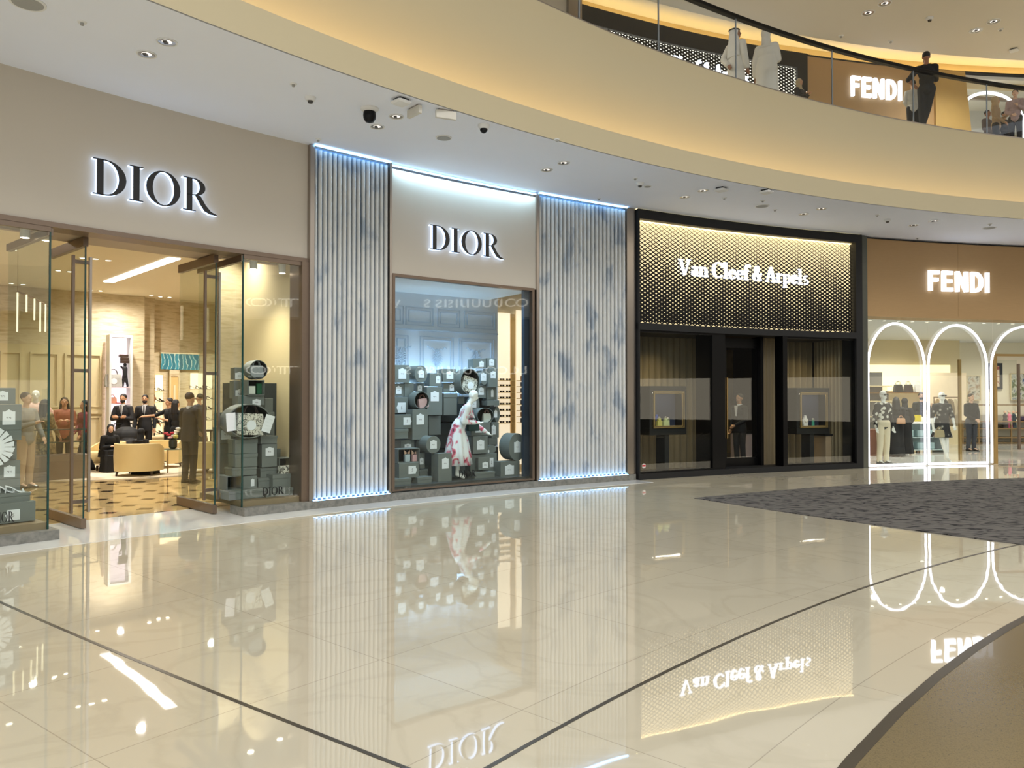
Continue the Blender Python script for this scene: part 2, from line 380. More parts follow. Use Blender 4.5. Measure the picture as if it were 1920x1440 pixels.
# ================================================================ LETTERS
class Pen:
    """draws letter strokes as prisms: x right, z up, cap height 1, scaled into the mesh"""
    def __init__(s, mb, ox, oz, k, kx, y0, y1): s.mb, s.ox, s.oz, s.k, s.kx, s.y0, s.y1 = mb, ox, oz, k, kx, y0, y1
    def poly(s, pts): s.mb.prism([(s.ox+x*s.kx, s.oz+z*s.k) for x, z in pts], s.y0, s.y1, front=0)
    def rect(s, x0, x1, z0, z1): s.poly([(x0,z0),(x1,z0),(x1,z1),(x0,z1)])
    def bar(s, p, q, w, w2=None):
        w2 = w2 or w; d = (Vector(q)-Vector(p)).normalized(); n = Vector((-d.y, d.x))
        s.poly([(p[0]-n.x*w/2, p[1]-n.y*w/2), (q[0]-n.x*w2/2, q[1]-n.y*w2/2), (q[0]+n.x*w2/2, q[1]+n.y*w2/2), (p[0]+n.x*w/2, p[1]+n.y*w/2)])
    def ring(s, cx, cz, rx, rz, a0, a1, tv, t):
        n = max(4, int(abs(a1-a0)/15)); mb = s.mb
        P = []
        for i in range(n+1):
            a = math.radians(a0+(a1-a0)*i/n); c, q = math.cos(a), math.sin(a)
            o = (s.ox+(cx+rx*c)*s.kx, s.oz+(cz+rz*q)*s.k); w = (s.ox+(cx+(rx-tv)*c)*s.kx, s.oz+(cz+(rz-t)*q)*s.k)
            P.append([mb.v(o[0], s.y0, o[1]), mb.v(w[0], s.y0, w[1]), mb.v(w[0], s.y1, w[1]), mb.v(o[0], s.y1, o[1])])
        for a, b in zip(P, P[1:]):
            for k in range(4):
                f = mb.face([a[k], a[(k+1) % 4], b[(k+1) % 4], b[k]])
                if k == 0 and f: f.material_index = 0
        if abs(a1-a0) < 359: mb.face(P[0]); mb.face(P[-1][::-1])
def g_serif(p, ch, tv, t):
    """high contrast / bold serif letters; returns the advance width"""
    R, r, B = p.ring, p.rect, p.bar; sv = .1
    if ch == 'D': r(.1,.1+tv,0,1); r(0,.34,0,t); r(0,.34,1-t,1); R(.32,.5,.52,.5,-90,90,tv+.02,t); return .84
    if ch == 'I': r(.1,.1+tv,0,1); r(0,.2+tv,0,t); r(0,.2+tv,1-t,1); return .2+tv
    if ch == 'O': R(.47,.5,.47,.515,0,360,tv+.01,t); return .94
    if ch == 'R':
        r(.1,.1+tv,0,1); r(0,.2+tv,0,t); r(0,.32,1-t,1); r(.1,.32,.47,.47+t); R(.3,.735,.35,.265,-90,90,tv,t)
        p.poly([(.34,.49),(.5,.5),(.66,.24),(.82,.07),(1.0,.0),(1.0,-.03),(.78,-.02),(.62,.05),(.5,.22)]); return .98
    if ch == 'V':
        B((.12,.98),(.42,.02),tv+.02); B((.74,.98),(.44,.02),t+.01); r(0,.32,1-t*.8,1); r(.58,.86,1-t*.8,1); return .84
    if ch == 'A':
        B((.40,.98),(.12,.02),t+.01); B((.42,.98),(.72,.02),tv+.02); r(0,.26,0,t*.8); r(.54,.9,0,t*.8); r(.2,.6,.3,.3+t); return .88
    if ch == 'C': R(.46,.5,.46,.52,42,318,tv+.03,t); r(.76,.80,.66,.96); return .84
    if ch == 'a': R(.3,.2,.24,.2,0,360,tv,t); r(.34,.34+tv,.0,.46); R(.3,.44,.22,.2,0,165,tv,t); r(.5,.62,0,t); return .6
    if ch == 'n': r(.08,.08+tv,0,.62); r(0,.14,.62-t,.62); r(0,.34,0,t*.8); R(.36,.36,.24,.26,0,140,tv,t); r(.6-tv,.6,0,.38); r(.38,.68,0,t*.8); return .7
    if ch == 'l': r(.08,.08+tv,0,1.03); r(0,.1,1.03-t,1.03); r(0,.34,0,t*.8); return .36
    if ch == 'e': R(.28,.31,.28,.32,0,325,tv,t); r(.06,.54,.31,.31+t*.9); return .56
    if ch == 'f': r(.08,.08+tv,0,.8); r(0,.36,.62-t,.62); r(0,.34,0,t*.8); R(.32,.8,.24,.24,20,180,tv,t); return .4
    if ch == 'r': r(.08,.08+tv,0,.62); r(0,.14,.62-t,.62); r(0,.34,0,t*.8); R(.36,.38,.2,.24,30,150,tv,t); return .5
    if ch == 'p': r(.08,.08+tv,-.3,.62); r(0,.14,.62-t,.62); r(0,.34,-.3,-.3+t*.8); R(.32,.31,.3,.32,-130,130,tv,t); return .64
    if ch == 's': R(.24,.47,.2,.17,40,270,tv*.8,t*1.2); R(.24,.17,.22,.18,-140,90,tv*.8,t*1.2); return .48
    if ch == '&': R(.34,.76,.2,.24,0,360,tv*.8,t); R(.3,.26,.3,.28,60,330,tv,t); B((.22,.66),(.66,.02),tv); B((.5,.2),(.7,.5),t*1.3); return .76
    return .3
def g_sans(p, ch, w, _=0):
    R, r, B = p.ring, p.rect, p.bar
    if ch == 'F': r(0,w,0,1); r(0,.58,1-w,1); r(0,.52,.46,.46+w); return .6
    if ch == 'E': r(0,w,0,1); r(0,.6,1-w,1); r(0,.55,.42,.42+w); r(0,.6,0,w); return .62
    if ch == 'N': r(0,w,0,1); r(.7-w,.7,0,1); B((w*.5,.97),(.7-w*.5,.03),w*1.05); return .72
    if ch == 'D': r(0,w,0,1); r(0,.32,1-w,1); r(0,.32,0,w); R(.3,.5,.4,.5,-90,90,w,w); return .72
    if ch == 'I': r(0,w,0,1); return w
    if ch == 'L': r(0,w,0,1); r(0,.5,0,w); return .5
    if ch == 'O': R(.48,.5,.48,.5,0,360,w,w); return .96
    if ch == 'U': r(0,w,.3,1); r(.66-w,.66,.3,1); R(.33,.33,.33,.33,180,360,w,w); return .68
    if ch == 'S': R(.25,.74,.25,.26,20,270,w,w); R(.25,.26,.25,.26,-160,90,w,w); return .5
    if ch == 'V': B((.04,.98),(.36,.02),w); B((.68,.98),(.36,.02),w); return .72
    if ch == 'T': r(.26,.26+w,0,1); r(0,.52+w,1-w,1); return .54
    if ch == 'R': r(0,w,0,1); R(.3,.74,.26,.26,-90,90,w,w); r(0,.3,1-w,1); r(0,.3,.48,.48+w); B((.28,.48),(.54,0),w); return .56
    return .3
def sign(name, label, text, fn, a, b, mw, width, h, depth, mats, gap=.1, sp=.3, part='letter'):
    """letters in the frame mw, centred on x=0, baseline z=0, standing depth in front of y=0"""
    root = thing(name, label, 'sign', mw)
    adv = []
    for ch in text:
        t = MB(); q = Pen(t, 0, 0, 1, 1, 0, 1); adv.append(sp if ch == ' ' else fn(q, ch, a, b)); t.b.free()
    tot = sum(adv)+gap*(len(text)-1); kx = width/tot; x = -width/2
    for ch, w in zip(text, adv):
        if ch != ' ':
            mb = MB(); mb.mi = len(mats)-1 if len(mats) > 1 else 0
            fn(Pen(mb, x, 0, h, kx, -depth, -.005), ch, a, b)
            nm = 'ampersand' if ch == '&' else part
            mb.build(nm, mats, root, recalc=False)
        x += (w+gap)*kx
    return root
M_halo = glow('halo_blue_white', (190,215,255), 2.6)
# ================================================================ FIRST SHOP: wall panels, marble columns, glazing
ZH = 3.75
def swall(name, s0, s1, n0, n1, z0, z1, mat, seg=24, st=True):
    mb = MB(F); mb.box(s0, s1, n0, n1, z0, z1, seg); o = mb.build(name, mat)
    return struct(o) if st else o
sA, sB = S(-900), S(577)
swall('wall_front_left', sA, sB, 0, .25, ZH+.02, HC, M_dwall, 40)
mb = MB(F); mb.box(sA, sB, -.03, .3, ZH-.04, ZH+.02, 40); struct(mb.build('trim_6', M_bronze))
swall('wall_front_right', S(727), S(1003), -.05, .25, 3.68, HC-.09, M_dwall, 12)
swall('wall_front_pier', S(577)-.0, S(733)-.02, .02, .3, 0, HC, M_dwall, 8)
swall('wall_front_pier_right', S(1000), S(1187), .02, .3, 0, HC, M_dwall, 8)
# marble flutes
M_marble = ramp_mat('veined_white_marble', [(.34,(158,168,178)),(.44,(200,203,202)),(.6,(212,212,207)),(.75,(188,193,196))], 'NOISE', 3.5, .3, 8, (1,1,.5), 0, 1.5, .4)
def flutes(s0, s1, n, label):
    root = thing('fluted_marble_column', label, 'column', FM((s0+s1)/2, 0, 0)); iv = root.matrix_world.inverted()
    p = (s1-s0)/n; mb = MB(F)
    for i in range(n):
        c = s0+(i+.5)*p; ring = []
        for k in range(7):
            a = PI*k/6; ring.append((c-math.cos(a)*p*.36, -.02-math.sin(a)*p*.62))
        ring += [(c+p*.36, -.012), (c-p*.36, -.012)]
        mb.loft([[(x, y, z) for x, y in ring] for z in (.15, HC-.06)])
    o = mb.build('flutes', M_marble, root, smooth='auto'); o.matrix_parent_inverse = iv
    mb = MB(F); mb.box(s0, s1, -.008, .015, .12, HC-.02, 8); o = mb.build('backing', pm('blue_grey_backing', (110,130,152), .5), root); o.matrix_parent_inverse = iv
    for i in range(n+1):                      # small blue uplights between the flutes
        c = s0+i*p
        mb = MB(F); mb.box(c-.012, c+.012, -.05, -.03, .13, .155); o = mb.build('uplight', M_led_blue, root); o.matrix_parent_inverse = iv
    mb = MB(F); mb.box(s0, s1, -.115, -.085, .121, .127, 8); o = mb.build('foot_light', glow('foot_led', (130,190,255), 13), root); o.matrix_parent_inverse = iv
    mb = MB(F); mb.box(s0, s1, -.13, -.08, HC-.018, HC-.012, 8); o = mb.build('head_light', glow('head_led', (140,200,255), 9), root); o.matrix_parent_inverse = iv
    return root
flutes(S(583), S(725), 16, 'fluted white marble column between the shop entrance and the display window')
flutes(S(1006), S(1171), 22, 'wide fluted white marble column beside the black jewellery shopfront')
for k, (a, b) in enumerate(((575, 583), (725, 729), (1001, 1006), (1171, 1187))):
    mb = MB(F); mb.box(S(a), S(b), -.09, .1, 0.0, HC-.01, 2); struct(mb.build('trim_%d' % (7+k), M_chrome))
# light slot over the second panel
mb = MB(F); mb.box(S(727), S(1003), -.085, -.05, HC-.05, HC-.03, 12)
tag(mb.build('light_strip', M_led_blue), 'blue-white light strip along the top of the panel over the display window', 'light strip')
light('AREA', 'cove_wash', (0,0,0), 26, (.45,.74,1), 2.9, .06, mat=FM((S(727)+S(1003))/2, -.14, HC-.06) @ Matrix.Rotation(math.radians(-12), 4, 'X'))
M_plinth = ramp_mat('grey_stone_plinth', [(.3,(104,104,98)),(.6,(132,130,122)),(.8,(112,112,106))], 'NOISE', 14, .45)
def plinth(k, s0, s1, n0=-.12, n1=.35): mb = MB(F); mb.box(s0, s1, n0, n1, 0, .12, 20); struct(mb.build('baseboard_%s' % k, M_plinth))
plinth('front_left', sA, S(107)); plinth('front_mid', S(455)-.02, S(733)); plinth('front_window', S(733), S(1185))
# signs
M_lett = pm('black_letter_face', (12,14,18), .3)
def psign(name, label, text, fn, a, b, x0, x1, z0, h, n, depth, mats, **k):
    s0, s1 = S(x0, n), S(x1, n); return sign(name, label, text, fn, a, b, FM((s0+s1)/2, n, z0), s1-s0, h, depth, mats, **k)
psign('shop_sign', 'large black serif letters with blue-white halo over the open entrance', 'DIOR', g_serif, .17, .035, 167, 400, 4.19, .45, -.0, .07, [M_lett, M_halo], gap=.07)
psign('shop_sign', 'smaller black serif letters with blue-white halo over the display window', 'DIOR', g_serif, .17, .035, 803, 941, 4.165, .42, -.055, .07, [M_lett, M_halo], gap=.07)
# vitrines and entrance
def pane(name, s0, s1, n0, n1, z0, z1, mat=None, parent=None, seg=4):
    mb = MB(F); mb.box(s0, s1, n0, n1, z0, z1, seg); o = mb.build(name, mat or M_glass, parent)
    if parent: o.matrix_parent_inverse = parent.matrix_world.inverted()
    return o
def part(name, s0, s1, n0, n1, z0, z1, mat, parent, seg=1):
    return pane(name, s0, s1, n0, n1, z0, z1, mat, parent, seg)
def framed_window(idx, s0, s1, z0, z1, n=0, fw=.05, mat=None):
    w = bpy.data.objects.new('window_%d' % idx, None); COL.objects.link(w); w.matrix_world = FM((s0+s1)/2, n, z0); struct(w)
    part('window_frame', s0, s1, n-.04, n+.06, z1-fw, z1, mat or M_bronze, w, 8); part('window_frame', s0, s1, n-.04, n+.06, z0, z0+fw*.6, mat or M_bronze, w, 8)
    part('window_frame', s0, s0+fw, n-.04, n+.06, z0+fw*.6, z1-fw, mat or M_bronze, w); part('window_frame', s1-fw, s1, n-.04, n+.06, z0+fw*.6, z1-fw, mat or M_bronze, w)
    part('window_pane', s0+fw, s1-fw, n, n+.012, z0+fw*.6, z1-fw, M_glass, w, 8); return w
s92, s455 = S(92), S(455)
# left and right glazed vitrines: front pane, side pane, green glass edges
for idx, (sa, sb, side) in enumerate(((S(-420), s92, s92), (s455, S(570), s455))):
    w = bpy.data.objects.new('window_%d' % (idx+1), None); COL.objects.link(w); w.matrix_world = FM((sa+sb)/2, 0, .12); struct(w)
    part('window_pane', sa, sb, .0, .012, .12, ZH-.06, M_glass, w, 8)
    part('side_pane', side-.006, side+.006, .013, 1.55, .12, ZH-.06, M_glassd, w)
    part('glass_edge', side-.012, side+.008, -.004, .016, .12, ZH-.06, M_edge, w)
    part('window_frame', side-.03, side+.03, .0, 1.55, ZH-.14, ZH-.05, M_bronze, w)
    part('window_frame', sa, sb, -.02, .05, ZH-.10, ZH-.04, M_bronze, w, 8)
    part('display_floor', sa+.01, sb-.01, .02, 1.5, .12, .2, pm('taupe_display_floor', (140,120,92), .5), w, 8)
mb = MB(F); mb.box(S(563), S(576), -.05, .35, .12, ZH-.04, 1); struct(mb.build('trim_20', M_bronze))
# soffit over the entrance
swall('ceiling_entrance', s92, s455, .25, 1.05, ZH-.0, ZH+.08, pm('soffit_paint', (176,158,138), .6), 10)
swall('wall_entrance_lintel', sA, S(575), 1.0, 1.1, ZH+.05, 4.5, pm('soffit_paint', (190,164,138), .6), 20)
# glass door leaves with bronze rails and long ladder handles
def door(idx, s, n0, n1):
    w = bpy.data.objects.new('door_%d' % idx, None); COL.objects.link(w); w.matrix_world = FM(s, (n0+n1)/2, 0); struct(w)
    part('glass_leaf', s-.006, s+.006, n0, n1, .14, ZH-.12, M_glassd, w)
    part('glass_edge', s-.010, s+.010, n0-.006, n0, .12, ZH-.12, M_edge, w)
    part('bottom_rail', s-.03, s+.03, n0-.01, n1, .015, .14, M_bronze, w); part('top_rail', s-.03, s+.03, n0-.01, n1, ZH-.14, ZH-.02, M_bronze, w)
    for sg in (-1, 1):
        part('door_handle', s+sg*.10-.014, s+sg*.10+.014, n0+.10, n0+.15, .2, 3.5, M_chrome if sg > 0 else M_bronze, w)
    for z in (.32, 2.0, 3.4): part('handle_rung', s-.087, s+.087, n0+.105, n0+.145, z, z+.045, M_bronze, w)
door(1, -6.88, .42, 1.72); door(2, -5.19, .40, 1.70)
# ================================================================ FIRST SHOP: inside
M_beige = pm('beige_wall', (212,200,170), .6, var=.03, scale=2)
M_trav = ramp_mat('beige_travertine', [(.3,(186,170,136)),(.5,(206,192,160)),(.7,(172,154,118))], 'NOISE', 2.2, .55, 8, (1,1,5), .15)
M_ceilin = pm('warm_ceiling', (226,217,192), .8, var=.02)
def inlay_floor():
    m = bpy.data.materials.new('polished_beige_floor_with_dark_lozenges'); m.use_nodes = True; nt = m.node_tree; b = nt.nodes['Principled BSDF']; MATS['inlay'] = m
    g = nt.nodes.new('ShaderNodeNewGeometry'); mp = nt.nodes.new('ShaderNodeMapping'); mp.inputs['Rotation'].default_value = (0,0,.7); mp.inputs['Scale'].default_value = (1.35,1.35,1)
    nt.links.new(g.outputs['Position'], mp.inputs[0])
    v = nt.nodes.new('ShaderNodeTexVoronoi'); v.distance = 'MANHATTAN'; v.inputs['Scale'].default_value = 1.4; v.inputs['Randomness'].default_value = 0
    nt.links.new(mp.outputs[0], v.inputs['Vector'])
    r = nt.nodes.new('ShaderNodeValToRGB'); e = r.color_ramp.elements; e[0].position = .0; e[0].color = lin((52,38,24)); e[1].position = .27; e[1].color = lin((190,164,116)); r.color_ramp.interpolation = 'CONSTANT'
    nt.links.new(v.outputs['Distance'], r.inputs[0]); nt.links.new(r.outputs[0], b.inputs['Base Color']); b.inputs['Roughness'].default_value = .06; b.inputs['IOR'].default_value = 1.7
    return m
sI0, sI1 = S(-500, 3), S(1187)
mb = MB(F); mb.box(sI0, sI1, 1.15, 22, .001, .008, 40); struct(mb.build('floor_shop', inlay_floor()))
swall('ceiling_shop', sI0, sI1, 1.1, 22, 4.45, 4.55, M_ceilin, 40)
sN = S(270, 12)
swall('wall_shop_back', sI0, sN, 12, 12.3, 0, 4.45, M_trav, 20)
swall('wall_shop_back_side', sN-.02, sN+.25, 12.3, 17, 0, 4.45, M_trav, 2)
swall('wall_shop_far', sN, S(1187, 17), 17, 17.2, 0, 4.45, M_trav, 20)
swall('wall_shop_left', sI0-.2, sI0, 0, 22, 0, 4.45, M_beige, 1)
swall('wall_shop_right', S(1187)-.12, S(1187)-.04, .3, 17, 0, HC, M_beige, 1)
# cream lower panelling on the back wall
zP = 3.0
mb = MB(F); mb.box(sI0, S(197,11.9)-.05, 11.9, 12, 0, zP, 10); struct(mb.build('wall_panelling', M_cream))
mp = MB(F)
for a, b in ((0, 40), (55, 110), (120, 190)):
    s0, s1 = S(a, 11.9), S(b, 11.9)
    for z0, z1 in ((.35, 1.15), (1.4, 2.8)):
        for bx in ((s0, s1, z0, z0+.04), (s0, s1, z1-.04, z1), (s0, s0+.04, z0, z1), (s1-.04, s1, z0, z1)): mp.box(bx[0], bx[1], 11.86, 11.9, bx[2], bx[3], 3)
mp.box(sI0, S(197,11.9)-.05, 11.84, 11.9, 1.22, 1.30, 8)
struct(mp.build('trim_21', M_cream))
# stone wall behind the right vitrine
swall('wall_vitrine_back', S(409, 2.4), S(543, 2.4), 2.4, 2.55, 0, 4.45, M_trav, 8)
swall('wall_vitrine_side', S(577)-.0, S(577)+.1, .3, 2.4, 0, 4.45, M_cream, 2)
# display window
framed_window(3, S(732), S(999), .14, 3.70, -.02)
wb = 1.6
def wall_white_blue():
    return pm('white_panelled_backdrop', (206,214,224), .6, var=.01)
swall('wall_window_backdrop', S(727, wb), S(933, wb), wb, wb+.08, .14, 3.75, wall_white_blue(), 8)
swall('wall_window_side', S(727)-.02, S(727)+.04, .06, wb, .14, 3.75, wall_white_blue(), 1)
swall('floor_window', S(727), S(1003), .06, wb, .12, .2, pm('dark_display_floor', (70,70,66), .4), 8)
swall('ceiling_window', S(727), S(1003), .06, wb+.1, 3.66, 3.75, M_white, 8)
mp = MB(F)
for a, b, z0, z1 in ((760, 812, 3.05, 3.4), (820, 862, 3.05, 3.4), (870, 928, 3.05, 3.4), (738, 765, 1.2, 2.85), (787, 850, 1.2, 2.85), (860, 926, 1.2, 2.85), (735, 756, 3.05, 3.4)):
    s0, s1 = S(a, wb), S(b, wb)
    for d in (0, .06):
        t = .012
        for bx in ((s0+d, s1-d, z0+d, z0+d+t), (s0+d, s1-d, z1-d-t, z1-d), (s0+d, s0+d+t, z0+d, z1-d), (s1-d-t, s1-d, z0+d, z1-d)): mp.box(bx[0], bx[1], wb-.022, wb, bx[2], bx[3], 2)
mp.box(S(727,wb), S(933,wb), wb-.03, wb, 2.95, 2.975, 4)
struct(mp.build('trim_22', pm('white_moulding', (180,192,206), .5)))
# carved ornaments on the backdrop: a bow garland over each panel
for i, px in enumerate((751, 819, 892)):
    mb = MB(); r = random.Random(3)
    mb.tube([(-.22+.44*t/24, -.005, .30+.02*math.sin(t*1.3)-.05*math.sin(PI*t/24)) for t in range(25)], .009, 6)
    mb.tube([(0, -.005, .26), (.01, -.005, .05), (0, -.005, -.12)], .009, 6)
    for k in range(14):
        z = .22-k*.024; w_ = .13*math.sin(PI*(k+1.5)/16)*(1 if k % 2 else .7)
        for sg in (-1, 1): mb.tube([(0, -.005, z), (sg*w_*.5, -.012, z+.03), (sg*w_, -.005, z+.012)], [.007, .012, .004], 6)
    tag(mb.build('wall_ornament', pm('white_moulding', (180,192,206), .5), mw=FM(S(px, wb), wb-.012, 2.35)), ['carved plaster garland on the left panel of the window backdrop', 'carved plaster garland on the middle panel of the window backdrop', 'carved plaster garland on the right panel of the window backdrop'][i], 'ornament')
mb = MB(F); mb.box(S(986), S(997), .05, .14, .2, 3.66, 1); struct(mb.build('trim_23', pm('dark_blue_steel', (56,66,80), .3, .5)))
# lights of the window (bluish from below-left, like the photo), warm shop light
light('AREA', 'window_wash', (0,0,0), 22, (.42,.68,1), 1.9, .12, mat=FM(S(825, 1.42), 1.40, 1.74) @ Matrix.Rotation(math.radians(172), 4, 'X'))
for px in (775, 860, 945): light('SPOT', 'window_top', F(S(px, .35), .30, 3.62), 130, (.50,.74,1), .05, angle=120, blend=1)
sp = [(25,468),(21,531),(43,533),(109,507),(131,509),(155,483),(179,485),(203,488),(169,544),(188,545),(158,557),(175,558),(208,561),(224,562),(254,564),(269,566),(284,554),(301,556),(318,557),(337,583),(349,584),(364,585),(513,502),(538,505)]
def downlight(p, r, label, group, mat=None, name='recessed_spotlight'):
    root = thing(name, label, 'ceiling light', Matrix.Translation(p), group)
    mb = MB(); mb.lathe([(r*.8, 0), (r, 0), (r, -.012), (r*.8, -.012)], seg=20, caps=False); mb.build('rim', M_white, root)
    mb = MB(); mb.lathe([(r*.8, -.004), (r*.3, -.003)], seg=20); mb.build('lens', mat or M_downl, root); return root
for px, py in sp: downlight(on_z(px, py, 4.45), .07, 'small round glowing spotlight recessed in the warm ceiling of the open shop', 'spotlights in the shop ceiling')
a, b = on_z(203, 528, 4.45), on_z(328, 483, 4.45)
ang = math.atan2((b-a).y, (b-a).x)
mb = MB(); mb.box(-(b-a).length/2, (b-a).length/2, -.11, .11, -.02, 0, 1)
tag(mb.build('linear_ceiling_light', glow('linear_lamp', (255,246,238), 4), mw=T((a.x+b.x)/2, (a.y+b.y)/2, 4.449, ang)), 'long bright linear light in the ceiling of the open shop', 'ceiling light')
for (s, n, e) in ((-7.5, 3.0, 60), (-4.8, 4.5, 90), (-5.5, 8.5, 130), (-2.5, 8.5, 110), (-3.6, 11, 90), (1.5, 6.0, 110), (-1.0, 14, 130), (-1.6, 14.6, 110)):
    light('SPOT', 'shop_spot', F(s, n, 4.42), e*4.6, (1, .95, .87), .07, angle=165, blend=1)
light('SPOT', 'vitrine_spot', F(S(500), .9, 3.6), 190, (1, .9, .75), .05, angle=120, blend=1)
light('SPOT', 'vitrine_spot', F(S(40), .8, 3.6), 130, (1, .9, .75), .05, angle=120, blend=1)
light('SPOT', 'vitrine_spot', F(S(440, 1.8), 1.9, 4.3), 160, (1, .93, .82), .05, angle=130, blend=1)  # extra unseen spot added to brighten the stone wall behind the vitrine
# ================================================================ BLACK JEWELLERY SHOPFRONT
sv0, sv1 = S(1188), S(1609)
zl0, zl1 = 3.18, 5.30
def lattice(parent, s0, s1, z0, z1, n, ncol, nrow, kf, depth=.05, mat=None):
    mb = MB(F); p = (s1-s0)/ncol; q = (z1-z0)/nrow
    # diamonds in staggered rows; every cell is a diamond of half size (p/2, q/2*2)
    for j in range(-1, nrow*1+1):
        for i in range(-1, ncol+1):
            for off in (0, 1):
                cx = s0+(i+.5+.5*off)*p; cz = z0+(j+.5+.5*off)*q
                if cx-p/2 < s0-.001 or cx+p/2 > s1+.001 or cz-q/2 < z0-.001 or cz+q/2 > z1+.001: continue
                k = kf((cz-z0)/(z1-z0))
                O = [(cx-p/2, cz), (cx, cz-q/2), (cx+p/2, cz), (cx, cz+q/2)]; I = [(cx+(x-cx)*k, cz+(z-cz)*k) for x, z in O]
                o = [mb.v(x, n, z) for x, z in O]; f = [mb.v(x, n, z) for x, z in I]; g = [mb.v(x, n+depth, z) for x, z in I]
                for a in range(4):
                    b = (a+1) % 4
                    mb.face([o[a], o[b], f[b], f[a]]); mb.face([f[a], f[b], g[b], g[a]])
    o = mb.build('lattice', mat or M_black, parent, recalc=False)
    if parent: o.matrix_parent_inverse = parent.matrix_world.inverted()
    return o
vf = thing('shopfront_frame', 'black shopfront frame with a glowing diamond lattice panel above the glazing', 'shopfront', FM((sv0+sv1)/2, 0, 0))
part('header', sv0, sv1, -.16, .3, zl1, HC-.01, M_blackmatt, vf, 24)
part('lintel', sv0, sv1, -.16, .3, 3.04, zl0, M_blackmatt, vf, 24)
part('side_post', sv0, S(1191), -.16, .3, .12, zl1, M_blackmatt, vf); part('side_post', S(1597), sv1, -.16, .3, .12, zl1, M_blackmatt, vf)
part('base', sv0, sv1, -.16, .3, 0, .12, M_blackmatt, vf, 24)
lattice(vf, S(1191), S(1597), zl0, zl1, -.05, 41, 25, lambda t: .26+.67*max(0, t)**1.1, .006)
part('light_panel', S(1191), S(1597), .03, .05, zl0, zl1, pm('backlit_cream_panel', (206,192,150), .6, emis=(255,232,180), es=.9), vf, 20)
part('panel_light', S(1191), S(1597), -.02, .02, zl1-.02, zl1-.005, glow('panel_led', (255,226,160), 3.5), vf, 20)
mb = MB(F); mb.box(sv0, sv1, -.12, -.08, HC-.012, HC-.004, 20)
tag(mb.build('light_strip', glow('warm_line', (255,236,170), 4)), 'thin warm light line between the ceiling and the black jewellery shopfront', 'light strip')
psign('shop_sign', 'glowing white serif lettering on the diamond lattice of the black shopfront at floor level', 'Van Cleef & Arpels', g_serif, .15, .07, 1275, 1518, 4.25, .335, -.07, .05, [M_sign], gap=.035, sp=.22)
# left and right panes, doors
framed_window(4, S(1191), S(1333), .12, 3.04, -.06, .04, M_black)
framed_window(5, S(1466), S(1599), .12, 3.04, -.06, .04, M_black)
def bdoor(idx, a, b, n):
    s0, s1 = S(a, n), S(b, n)
    w = bpy.data.objects.new('door_%d' % idx, None); COL.objects.link(w); w.matrix_world = FM((s0+s1)/2, n, 0); struct(w)
    part('door_frame', s0, s0+.07, n-.03, n+.03, .02, 3.0, M_black, w); part('door_frame', s1-.07, s1, n-.03, n+.03, .02, 3.0, M_black, w)
    part('door_frame', s0+.07, s1-.07, n-.03, n+.03, .02, .3, M_black, w); part('door_frame', s0+.07, s1-.07, n-.03, n+.03, 2.78, 3.0, M_black, w)
    part('glass_leaf', s0+.07, s1-.07, n-.006, n+.006, .3, 2.78, M_glass, w)
    return w, s0, s1
w, a, b = bdoor(3, 1335, 1356, .35); part('door_handle', b-.05, b-.02, .25, .29, .75, 2.1, M_gold, w)
w, a, b = bdoor(4, 1356, 1421, .35); part('door_handle', a+.02, a+.05, .25, .29, .75, 2.1, M_gold, w)
mb = MB(F); mb.box(S(1421,.3), S(1426,.3), .2, .5, .02, 3.04); struct(mb.build('trim_24', M_black))
mb = MB(F); mb.box(S(1333), S(1337,.3), -.1, .5, .02, 3.04); struct(mb.build('trim_25', M_black))
mb = MB(F); mb.box(S(1459), S(1467), -.16, .1, .02, 3.04); struct(mb.build('trim_26', M_black))
swall('wall_jewel_back', sv0, sv1, 5, 5.2, 0, 3.3, ramp_mat('gold_bronze_wall', [(.3,(120,92,44)),(.6,(176,142,80)),(.8,(96,72,34))], 'NOISE', 1.4, .5), 20)
swall('ceiling_jewel', sv0, sv1, .2, 5, 3.06, 3.16, pm('dark_taupe', (70,60,48), .7), 20)
swall('wall_jewel_left', sv0-.04, sv0+.02, .3, 5, 0, 3.1, pm('dark_taupe', (70,60,48), .7), 1)
swall('wall_jewel_right', sv1-.02, sv1+.04, .3, 5, 0, 3.1, pm('dark_taupe', (70,60,48), .7), 1)
mb = MB(F); mb.box(sv0, sv1, .3, 5, .001, .006, 20); struct(mb.build('floor_jewel', pm('dark_wood_floor', (52,44,36), .2)))
# curtains: pleated sheets
M_curt = pm('bronze_taupe_curtain', (128,112,84), .6, var=.25, scale=3, stretch=(8,8,.2))
def curtain(s0, s1, n, label, z0=.02, z1=3.05, amp=.07, pl=.17):
    mb = MB(F); k = int((s1-s0)/pl*8); a = []
    for i in range(k+1):
        s = s0+(s1-s0)*i/k; d = math.sin((s-s0)/pl*2*PI)*amp*(.6+.4*math.sin(s*2.3))
        a.append([mb.v(s, n+d, z0), mb.v(s, n+d, z1), mb.v(s, n+d+.012, z1), mb.v(s, n+d+.012, z0)])
    for p_, q_ in zip(a, a[1:]):
        for j in range(4): mb.face([p_[j], p_[(j+1) % 4], q_[(j+1) % 4], q_[j]])
    mb.face(a[0]); mb.face(a[-1][::-1])
    o = mb.build('curtain', M_curt, smooth='auto'); tag(o, label, 'curtain'); return o
curtain(S(1193,1.4), S(1325,1.4), 1.4, 'tall pleated bronze curtain behind the left jewellery window')
curtain(S(1427,.6), S(1460,.6), .62, 'narrow pleated curtain between the black doors and right jewellery window')
curtain(S(1468,1.4), sv1-.1, 1.4, 'tall pleated bronze curtain behind the right jewellery window')
